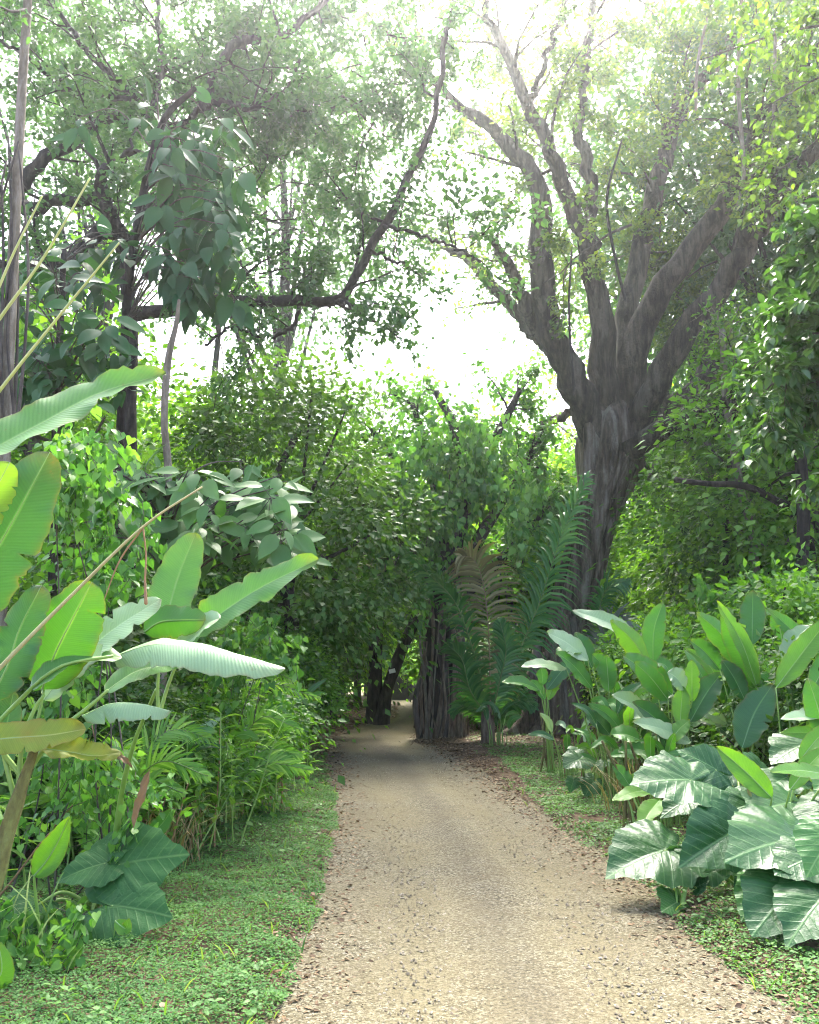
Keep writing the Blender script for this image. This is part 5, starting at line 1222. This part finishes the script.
helic_plant('heliconia at the right edge with a bright arching blade', W(800, 820, 7.9), [
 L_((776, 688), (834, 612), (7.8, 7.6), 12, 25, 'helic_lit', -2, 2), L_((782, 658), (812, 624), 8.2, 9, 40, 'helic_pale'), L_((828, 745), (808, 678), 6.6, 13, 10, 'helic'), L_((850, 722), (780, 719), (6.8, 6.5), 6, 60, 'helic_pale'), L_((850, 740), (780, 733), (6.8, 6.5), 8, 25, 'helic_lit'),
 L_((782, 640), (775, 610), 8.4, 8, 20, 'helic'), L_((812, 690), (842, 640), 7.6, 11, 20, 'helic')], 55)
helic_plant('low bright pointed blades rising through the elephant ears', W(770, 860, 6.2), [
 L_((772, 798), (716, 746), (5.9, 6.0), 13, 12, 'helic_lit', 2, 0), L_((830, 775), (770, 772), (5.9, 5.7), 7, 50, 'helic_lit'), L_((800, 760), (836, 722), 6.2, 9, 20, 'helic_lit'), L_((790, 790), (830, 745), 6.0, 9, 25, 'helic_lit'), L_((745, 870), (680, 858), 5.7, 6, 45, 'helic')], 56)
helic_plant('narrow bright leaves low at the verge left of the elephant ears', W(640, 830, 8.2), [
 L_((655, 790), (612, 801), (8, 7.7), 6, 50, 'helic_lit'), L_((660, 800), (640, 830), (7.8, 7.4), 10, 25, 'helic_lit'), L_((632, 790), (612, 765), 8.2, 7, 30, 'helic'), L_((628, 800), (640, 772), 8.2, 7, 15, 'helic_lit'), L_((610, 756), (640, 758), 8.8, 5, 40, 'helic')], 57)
def random_broad(label, base, n, H, Ll, hw, mats, seed, lean=(0, 0), kind='helic', name='heliconia_plant', cat='heliconia', group=None, stems=4):
    r = np.random.RandomState(seed); b = np.array(base, float); b[2] = gz(b[0], b[1]); t = thing(name, label, cat, b, group)
    for k in range(n):
        az = k * 2.4 + r.uniform(-.4, .4); out = np.array([math.cos(az) + lean[0], math.sin(az) + lean[1], 0]) * r.uniform(.35, 1)
        s = b + r.normal(size=3) * [.1, .1, 0]; h = H * r.uniform(.45, .85)
        a = s + out * h * .25 + [0, 0, h]; l = Ll * r.uniform(.65, 1.1)
        e = r.uniform(.2, 1.0); d = nrm(out * (1.1 - e * .7) + [0, 0, e])
        m = a + d * l * .5; tip = m + nrm(d + [0, 0, -r.uniform(.3, 1.1)]) * l * .5
        add_leaf(t, np.array([a, m, tip]), hw * r.uniform(.7, 1.1), r.uniform(15, 50), mats[r.randint(len(mats))], kind, 'rib', None, .004, seed=seed * 30 + k, fold=r.uniform(.1, .35), nv=24, nu=5, tears=r.randint(0, 3), wave=.09)
        petiole(t, np.array([s, s * .5 + a * .5 - out * .05, a]), .011, .005, k=12)
    for j in range(stems):
        s = b + r.normal(size=3) * [.12, .12, 0]; petiole(t, np.array([s, s + [0, 0, H * .3], s + r.normal(size=3) * [.08, .08, 0] + [0, 0, H * .6]]), .014, .008, 'stalk' if j % 2 else 'stalk_dry', 'stem')
    return t
hm = ['helic', 'helic_dark', 'helic_lit', 'helic', 'helic_pale', 'helic_dark']
for k, (lab, px, py, Y, n, H, Ll, hw) in enumerate([
 ('dense heliconia filling the back of the bed, left half', 700, 790, 10.3, 20, 1.5, .8, .11), ('dense heliconia filling the back of the bed, right half', 770, 790, 9.6, 20, 1.55, .85, .12), ('heliconia past the right edge of the bed', 850, 790, 8.3, 10, 1.6, .9, .13),
 ('short heliconia in the gap behind the ragged leaves', 640, 800, 10.6, 16, 1.1, .65, .09), ('short leafy plant at the left end of the heliconia bed', 575, 780, 12.2, 8, .8, .45, .06), ('pale-leaved heliconia between the single stalked one and the bed', 625, 800, 10.0, 15, 1.2, .6, .08), ('heliconia behind the tall crossing blades', 735, 790, 9.2, 16, 1.5, .75, .10)]):
    random_broad(lab, W(px, py, Y), n, H, Ll, hw, hm, 300 + k, group='heliconias on the right')
for k, (lab, px, Y, n, H, Ll, hw) in enumerate([
 ('bright green broad-leaved plant beside the left verge, farther along', 285, 13.0, 9, 1.25, .7, .09), ('green broad-leaved plant nearest the bend on the left', 280, 18.5, 9, 1.2, .7, .09), ('tall broad-leaved plant behind the ferny stems on the left', 245, 11.5, 9, 1.3, .8, .10),
 ('broad-leaved plant behind the tip of the long level banana leaf', 268, 15.0, 9, 1.5, .8, .10), ('low broad-leaved plant by the left edge of the track', 284, 14.8, 7, .7, .5, .06), ('broad-leaved plant in the shade behind the banana stems', 110, 8.5, 8, 1.2, .8, .10), ('leafy plant with upright blades right of the ginger canes', 255, 9.8, 10, 1.15, .65, .08), ('bushy broad-leaved plant halfway along the left verge', 278, 11.8, 10, 1.0, .6, .08), ('broad-leaved plant crowding the ground cover near the taro', 205, 8.2, 10, 1.0, .55, .07), ('broad-leaved plant under the smaller banana', 175, 7.6, 9, 1.0, .6, .07)]):
    random_broad(lab, W(px, 760, Y), n, H, Ll, hw, hm, 330 + k, name='ginger_plant', cat='ginger', group='broad-leaved plants along the left verge')

# ---- ginger canes: upright stems with narrow leaves in two rows
def cane_clump(label, px, Y, n, H, seed, group='ginger canes on the left', ls=.20, mat='ginger_leaf'):
    r = np.random.RandomState(seed); b = W(px, 760, Y); b[2] = gz(b[0], b[1]); t = thing('ginger_canes', label, 'ginger', b, group)
    lv = Leaves()
    for k in range(n):
        s = b + r.normal(size=3) * [.22, .22, 0]; h = H * r.uniform(.6, 1.1); d = nrm(r.normal(size=3) * [.22, .22, 0] + [0, 0, 1])
        Q = wander(r, s, d, h, 8, .06); mb = MB(); mb.tube(Q, np.linspace(.009, .004, 8), 5); mb.build('cane', M['stalk' if r.rand() < .6 else 'stalk_dry'], t)
        m = int(h * 15); tt = np.linspace(.3, 1, m) * 6.999; i = tt.astype(int); f = (tt - i)[:, None]; p = Q[i] * (1 - f) + Q[i + 1] * f
        az = r.uniform(0, 6.28); sd = np.array([math.cos(az), math.sin(az), 0]); sg = np.where(np.arange(m) % 2, 1, -1)[:, None]
        dd = sd * sg + [0, 0, .55] + r.normal(size=(m, 3)) * .2
        lv.add(p, dd, nrm(rdir(r, m) * .3 + [0, 0, 1]), ls * r.uniform(.7, 1.2, m))
    mb = MB(); lv.to(mb, T_LANCE, 1.2); mb.build('leaves', M[mat], t)
for k, a in enumerate([('ginger canes under the long level banana leaf', 205, 7.6, 9, 1.15), ('ginger canes beside the taro', 165, 7.2, 8, .95), ('ginger canes at the edge of the ground cover', 245, 9.2, 9, .95), ('ginger canes in the dark below the smaller banana', 130, 7.2, 9, 1.1),
                       ('ginger canes farther along the left verge', 275, 11.2, 9, .95), ('ginger canes at the foot of the banana stem', 20, 5.6, 7, .9), ('ginger canes by the bend on the left', 280, 16.5, 8, .9)]):
    cane_clump(a[0], a[1], a[2], a[3], a[4], 400 + k)
# ---- young feathery palms on the left
def young_palm(label, px, Y, n, L, seed, mat='palm_young', lean=(0, 0), lf=.26, group='young palms on the left', droop=.35):
    r = np.random.RandomState(seed); b = W(px, 760, Y); b[2] = gz(b[0], b[1]); t = thing('young_palm', label, 'palm', b, group)
    for k in range(n):
        az = k * 2.4 + r.uniform(-.5, .5); o = np.array([math.cos(az) + lean[0], math.sin(az) + lean[1], 0]); o = o / max(.5, np.linalg.norm(o)); e = r.uniform(.7, 1.5); l = L * r.uniform(.7, 1.1)
        P = [b, b + o * l * .12 + [0, 0, l * .42 * e], b + o * l * .38 + [0, 0, l * .66 * e], b + o * l * .75 + [0, 0, l * .6 * e]]
        ml, mr = MB(), MB(); frond(ml, mr, P, lf * r.uniform(.8, 1.1), 34, 0, droop, seed * 9 + k, .012, .008)
        f = ml.build('frond', M[mat], t); mr.build('rachis', M['rachis'], f)
for k, a in enumerate([('young feathery palm leaning over the ground cover', 222, 8.6, 6, 1.25, (.4, -.2)), ('young palm in the shade by the taro', 112, 6.6, 7, 1.3, (.1, -.2)), ('young palm right of the smaller banana', 205, 9.5, 8, 1.7, (.2, 0))]):
    young_palm(a[0], a[1], a[2], a[3], a[4], 500 + k, lean=a[5])

# ---- the palms at the foot of the figs
pbase = W(488, 743, 18.3); pbase[2] = gz(pbase[0], pbase[1])
palm = thing('palm', 'palm between the two figs with arching green fronds and one dry brown frond', 'palm', pbase)
mb = MB(); mb.tube([pbase - [0, 0, .2], pbase + [0, 0, .5], pbase + [.05, 0, 1.1]], [.17, .14, .10], 12, 14, flute=gnarl(3, .15, 6)); mb.build('trunk', M['bark_root'], palm)
top = pbase + [.05, 0, .9]
def fr(pix, Y, Lf, mat, roll, droop, seed, wl=.034, rach='rachis', n=44, ang=55, plume=.25, label=None, parent=palm):
    P = mid3(pix, Y); ml, mr = MB(), MB(); frond(ml, mr, P, Lf, n, roll, droop, seed, wl, .022, ang, 0, plume)
    f = ml.build('frond', M[mat], parent); mr.build('rachis', M[rach], f)
    if label: f['label'] = label
fr([(488, 715), (476, 661), (457, 606), (432, 577), (404, 549)], (18.2, 17.2), .6, 'palm', 25, 1.0, 1, plume=0, n=52)
fr([(490, 712), (489, 640), (484, 588), (474, 560), (460, 556)], (18.2, 17.2), 1.0, 'palm_dry', 0, 1.0, 2, rach='rachis_dry', label='dry brown frond', n=46, plume=0, ang=78)
fr([(494, 715), (523, 643), (541, 599), (560, 540), (588, 476)], (18.2, 17.3), 1.1, 'palm', 32, 1.25, 3, n=66, plume=0, ang=58)
fr([(492, 715), (500, 680), (506, 650), (500, 622)], (18.2, 17.7), .55, 'palm', 10, .6, 5)
fr([(486, 715), (470, 690), (462, 660), (448, 645)], (18.2, 17.7), .6, 'palm', 30, .8, 7)
random_broad('low dark plant at the foot of the palm with the brown frond', W(500, 745, 17.6), 8, .7, .6, .07, ['helic_dark', 'helic', 'helic_dark'], 391, name='ginger_plant', cat='ginger')
fr([(490, 725), (480, 712), (465, 705), (452, 712)], (18.8, 18.3), .45, 'palm', 30, .7, 8)
fr([(494, 725), (506, 708), (522, 700), (534, 708)], (18.8, 18.3), .45, 'palm', 30, .7, 9)
p2 = W(600, 700, 19.5); ep = thing('palm', 'dark drooping palm growing on the right side of the fig trunk', 'palm', W(596, 655, 19.6))
fr([(596, 655), (598, 620), (606, 590), (628, 580)], (19.6, 18.9), .7, 'palm', 25, 1.5, 11, parent=ep, n=30, plume=0)
fr([(596, 655), (604, 635), (618, 624), (634, 634)], (19.6, 18.9), .7, 'palm_grey', 25, .8, 14, parent=ep)
p3 = W(446, 705, 23.5) * [1, 1, 0]; gp = thing('palm', 'palm with greyish fronds hanging over the shady bend', 'palm', p3)
mb = MB(); mb.tube([p3, W(444, 650, 23.5), W(425, 600, 23.3), W(405, 575, 23)], [.10, .09, .08, .06], 8, 16); mb.build('trunk', M['bark_dark'], gp)
fr([(405, 578), (388, 572), (368, 572), (345, 590)], (23, 21.5), .9, 'palm_grey', 40, .5, 15, parent=gp)
fr([(405, 578), (390, 590), (372, 605), (350, 640)], (23, 21.8), .9, 'palm', 30, .9, 16, parent=gp)
fr([(405, 578), (412, 560), (400, 545), (375, 540)], (23, 22), .9, 'palm', 30, .9, 17, parent=gp)
fr([(405, 578), (420, 590), (430, 610), (432, 640)], (23, 22), .8, 'palm', 30, .9, 18, parent=gp)
p4 = W(548, 735, 24.0) * [1, 1, 0]; bp = thing('palm', 'palm behind the fig with a level frond showing left of the trunk', 'palm', p4)
mb = MB(); mb.tube([p4, W(550, 600, 24), W(556, 510, 24)], [.12, .10, .08], 8, 14); mb.build('trunk', M['bark_dark'], bp)
fr([(556, 510), (545, 496), (530, 489), (508, 494)], (24, 23.4), .8, 'palm', 30, .8, 19, parent=bp); fr([(556, 510), (540, 508), (522, 510), (505, 525)], (24, 23.4), .8, 'palm', 30, .8, 20, parent=bp)
fr([(556, 510), (570, 490), (590, 485), (612, 500)], (24, 23.4), .8, 'palm', 30, .8, 21, parent=bp)

# ---- climbing vines with heart-shaped leaves on the left
def vine(label, x0, x1, y0, y1, Y, n, size, seed, mat='vine_leaf', L=.8, name='vine'):
    r = np.random.RandomState(seed); b = W((x0 + x1) / 2, y1, Y) * [1, 1, 0]; t = thing(name, label, 'vine', b); lv = Leaves(); mb = MB()
    for k in range(n):
        a = W(r.uniform(x0, x1), r.uniform(y0, y1), Y + r.uniform(-.35, .35))
        Q = wander(r, a, [r.normal() * .8, r.normal() * .3, -.5], L * r.uniform(.3, .8), 7, .3, -.1)
        mb.tube(Q, np.full(7, .002), 4, cap=False); lv.along(r, Q, 24, size, droop=.7, jit=.035, flat=.6, t0=0)
    for j in range(2):
        a = W(r.uniform(x0, x1), r.uniform((y0 + y1) / 2, y1), Y); c = np.array([a[0] + r.normal() * .3, a[1], 0]); mb.tube([c, (a + c) / 2 + r.normal(size=3) * .06, a], [.008, .006, .004], 5, 14)
    mb.build('stem', M['bark_grey'], t); mb = MB(); lv.to(mb, T_HEART); mb.build('leaves', M[mat], t)
vine('pale green heart-leaved vine heaped above the upright banana leaf', 38, 112, 412, 500, 5.4, 26, .075, 601)
vine('heart-leaved vine hanging in a curtain between the bananas', 88, 150, 470, 640, 5.7, 26, .07, 602, 'vine_dark')
vine('heart-leaved vine climbing behind the ginger stems at the lower left', 70, 140, 745, 840, 5.6, 24, .055, 603)
vine('light green vine draped in a mound right of the smaller banana', 215, 285, 612, 660, 8.6, 26, .085, 604)
vine('dark vine tangle behind the banana stems', 10, 120, 640, 760, 5.8, 22, .07, 605, 'vine_dark')
vine('low mat of broad heart leaves in front of the banana stem', -5, 95, 905, 950, 5.0, 26, .06, 607, 'vine_dark', .35)
vine('mat of small heart leaves under the yellowed banana blade', 60, 150, 880, 925, 5.9, 20, .05, 608, 'vine_dark', .3)
vine('vine over the low growth at the right edge', 690, 815, 575, 640, 12.5, 40, .12, 606, 'vine_dark', 1.0)

# ---- tufts of long grass
def tuft(label, px, Y, n, h, seed, mat='grass', group=None):
    r = np.random.RandomState(seed); b = W(px, 780, Y); b[2] = gz(b[0], b[1]); t = thing('grass_tuft', label, 'grass', b, group); mb = MB()
    K = 5; s = b + r.normal(size=(n, 3)) * [.16, .16, 0]; az = r.uniform(0, 6.28, n); o = np.stack([np.cos(az), np.sin(az), np.zeros(n)], -1); hh = h * r.uniform(.5, 1.1, n)
    q = [s]; d = nrm(o * r.uniform(.1, .6, n)[:, None] + [0, 0, 1])
    for k in range(K - 1): q.append(q[-1] + d * (hh / (K - 1))[:, None]); d = nrm(d + o * .3 + [0, 0, -.25])
    q = np.array(q); sd = np.stack([-np.sin(az), np.cos(az), np.zeros(n)], -1); ws = np.array([.8, 1, .85, .6, .05]) * .006
    V = np.stack([q + sd[None] * ws[:, None, None], q - sd[None] * ws[:, None, None]], 2).transpose(1, 0, 2, 3).reshape(n, K * 2, 3)
    f = np.array([(k * 2, k * 2 + 1, k * 2 + 3, k * 2 + 2) for k in range(K - 1)]); mb.add(V.reshape(-1, 3), (f[None] + (np.arange(n) * K * 2)[:, None, None]).reshape(-1, 4))
    mb.build('blades', M[mat], t)
for k, a in enumerate([('tuft of long grass under the ginger canes', 220, 8.8, 170, .8, 'grass'), ('tuft of long grass at the foot of the banana', 15, 4.9, 45, .6, 'grass'), ('tuft of long grass along the left verge near the bend', 285, 12.5, 170, .8, 'grass'),
                       ('tuft of dry stalks among the tall heliconias', 785, 8.0, 130, 1.1, 'dry_grass'), ('tuft of dry stalks in the middle of the heliconia bed', 735, 8.6, 110, 1.0, 'dry_grass'), ('tuft of yellow-green grass at the right edge', 812, 7.4, 120, 1.3, 'grass'), ('tuft of dry stalks beneath the ragged heliconia leaves', 640, 9.4, 110, .9, 'dry_grass'), ('tuft of dry stems beside the taro', 165, 7.0, 110, .8, 'dry_grass')]):
    tuft(a[0], a[1], a[2], a[3], a[4], 700 + k, a[5])
for k, (lab, px, Y, n) in enumerate([('low leafy plant in the gap behind the elephant ear nearest the track', 668, 8.6, 12), ('low leafy plant under the tall crossing heliconias', 725, 8.0, 12), ('low leafy plant right at the foot of the pale-leaved heliconia', 600, 11.2, 10)]):
    random_broad(lab, W(px, 790, Y), n, .75, .5, .06, ['helic', 'helic_dark', 'helic', 'helic_lit'], 420 + k, name='ginger_plant', cat='ginger')
# yellow fallen leaf
q = G(797, 972); q[2] = gz(q[0], q[1]) + .07; mb = MB()
P = np.array([q + [-.03, .05, -.02], q + [-.01, .0, .01], q + [.0, -.06, .0], q + [.0, -.09, -.02]])
P = mid3([(801, 957), (799, 968), (796, 976), (795, 984)], 4.85); blade(mb, P, .034, 10, 'lance', fold=.15, nu=5, nv=20, wave=.2, seed=9)
tag(mb.build('fallen_leaf', M['fallen'], org=P[0]), 'single yellow-orange leaf lying in the weeds at the lower right', 'leaf')

# ------------------------------------------------------------------ haze volume added to give a glow like lens bloom
m, nt, N, L = newmat('haze')
v = N.new('ShaderNodeVolumePrincipled'); v.inputs['Density'].default_value = .0009; v.inputs['Color'].default_value = (.93, .98, 1, 1); v.inputs['Anisotropy'].default_value = .8
o = N.new('ShaderNodeOutputMaterial'); L.new(v.outputs[0], o.inputs['Volume'])
mb = MB(); c = np.array([(x, y, z) for x in (-130, 130) for y in (-62, 140) for z in (-4, 46)], float)
mb.add(c, [(0, 1, 3, 2), (4, 6, 7, 5), (0, 4, 5, 1), (2, 3, 7, 6), (0, 2, 6, 4), (1, 5, 7, 3)])
stuff(mb.build('haze', m, smooth=False), 'thin haze added between the trees for a soft glow', 'haze')
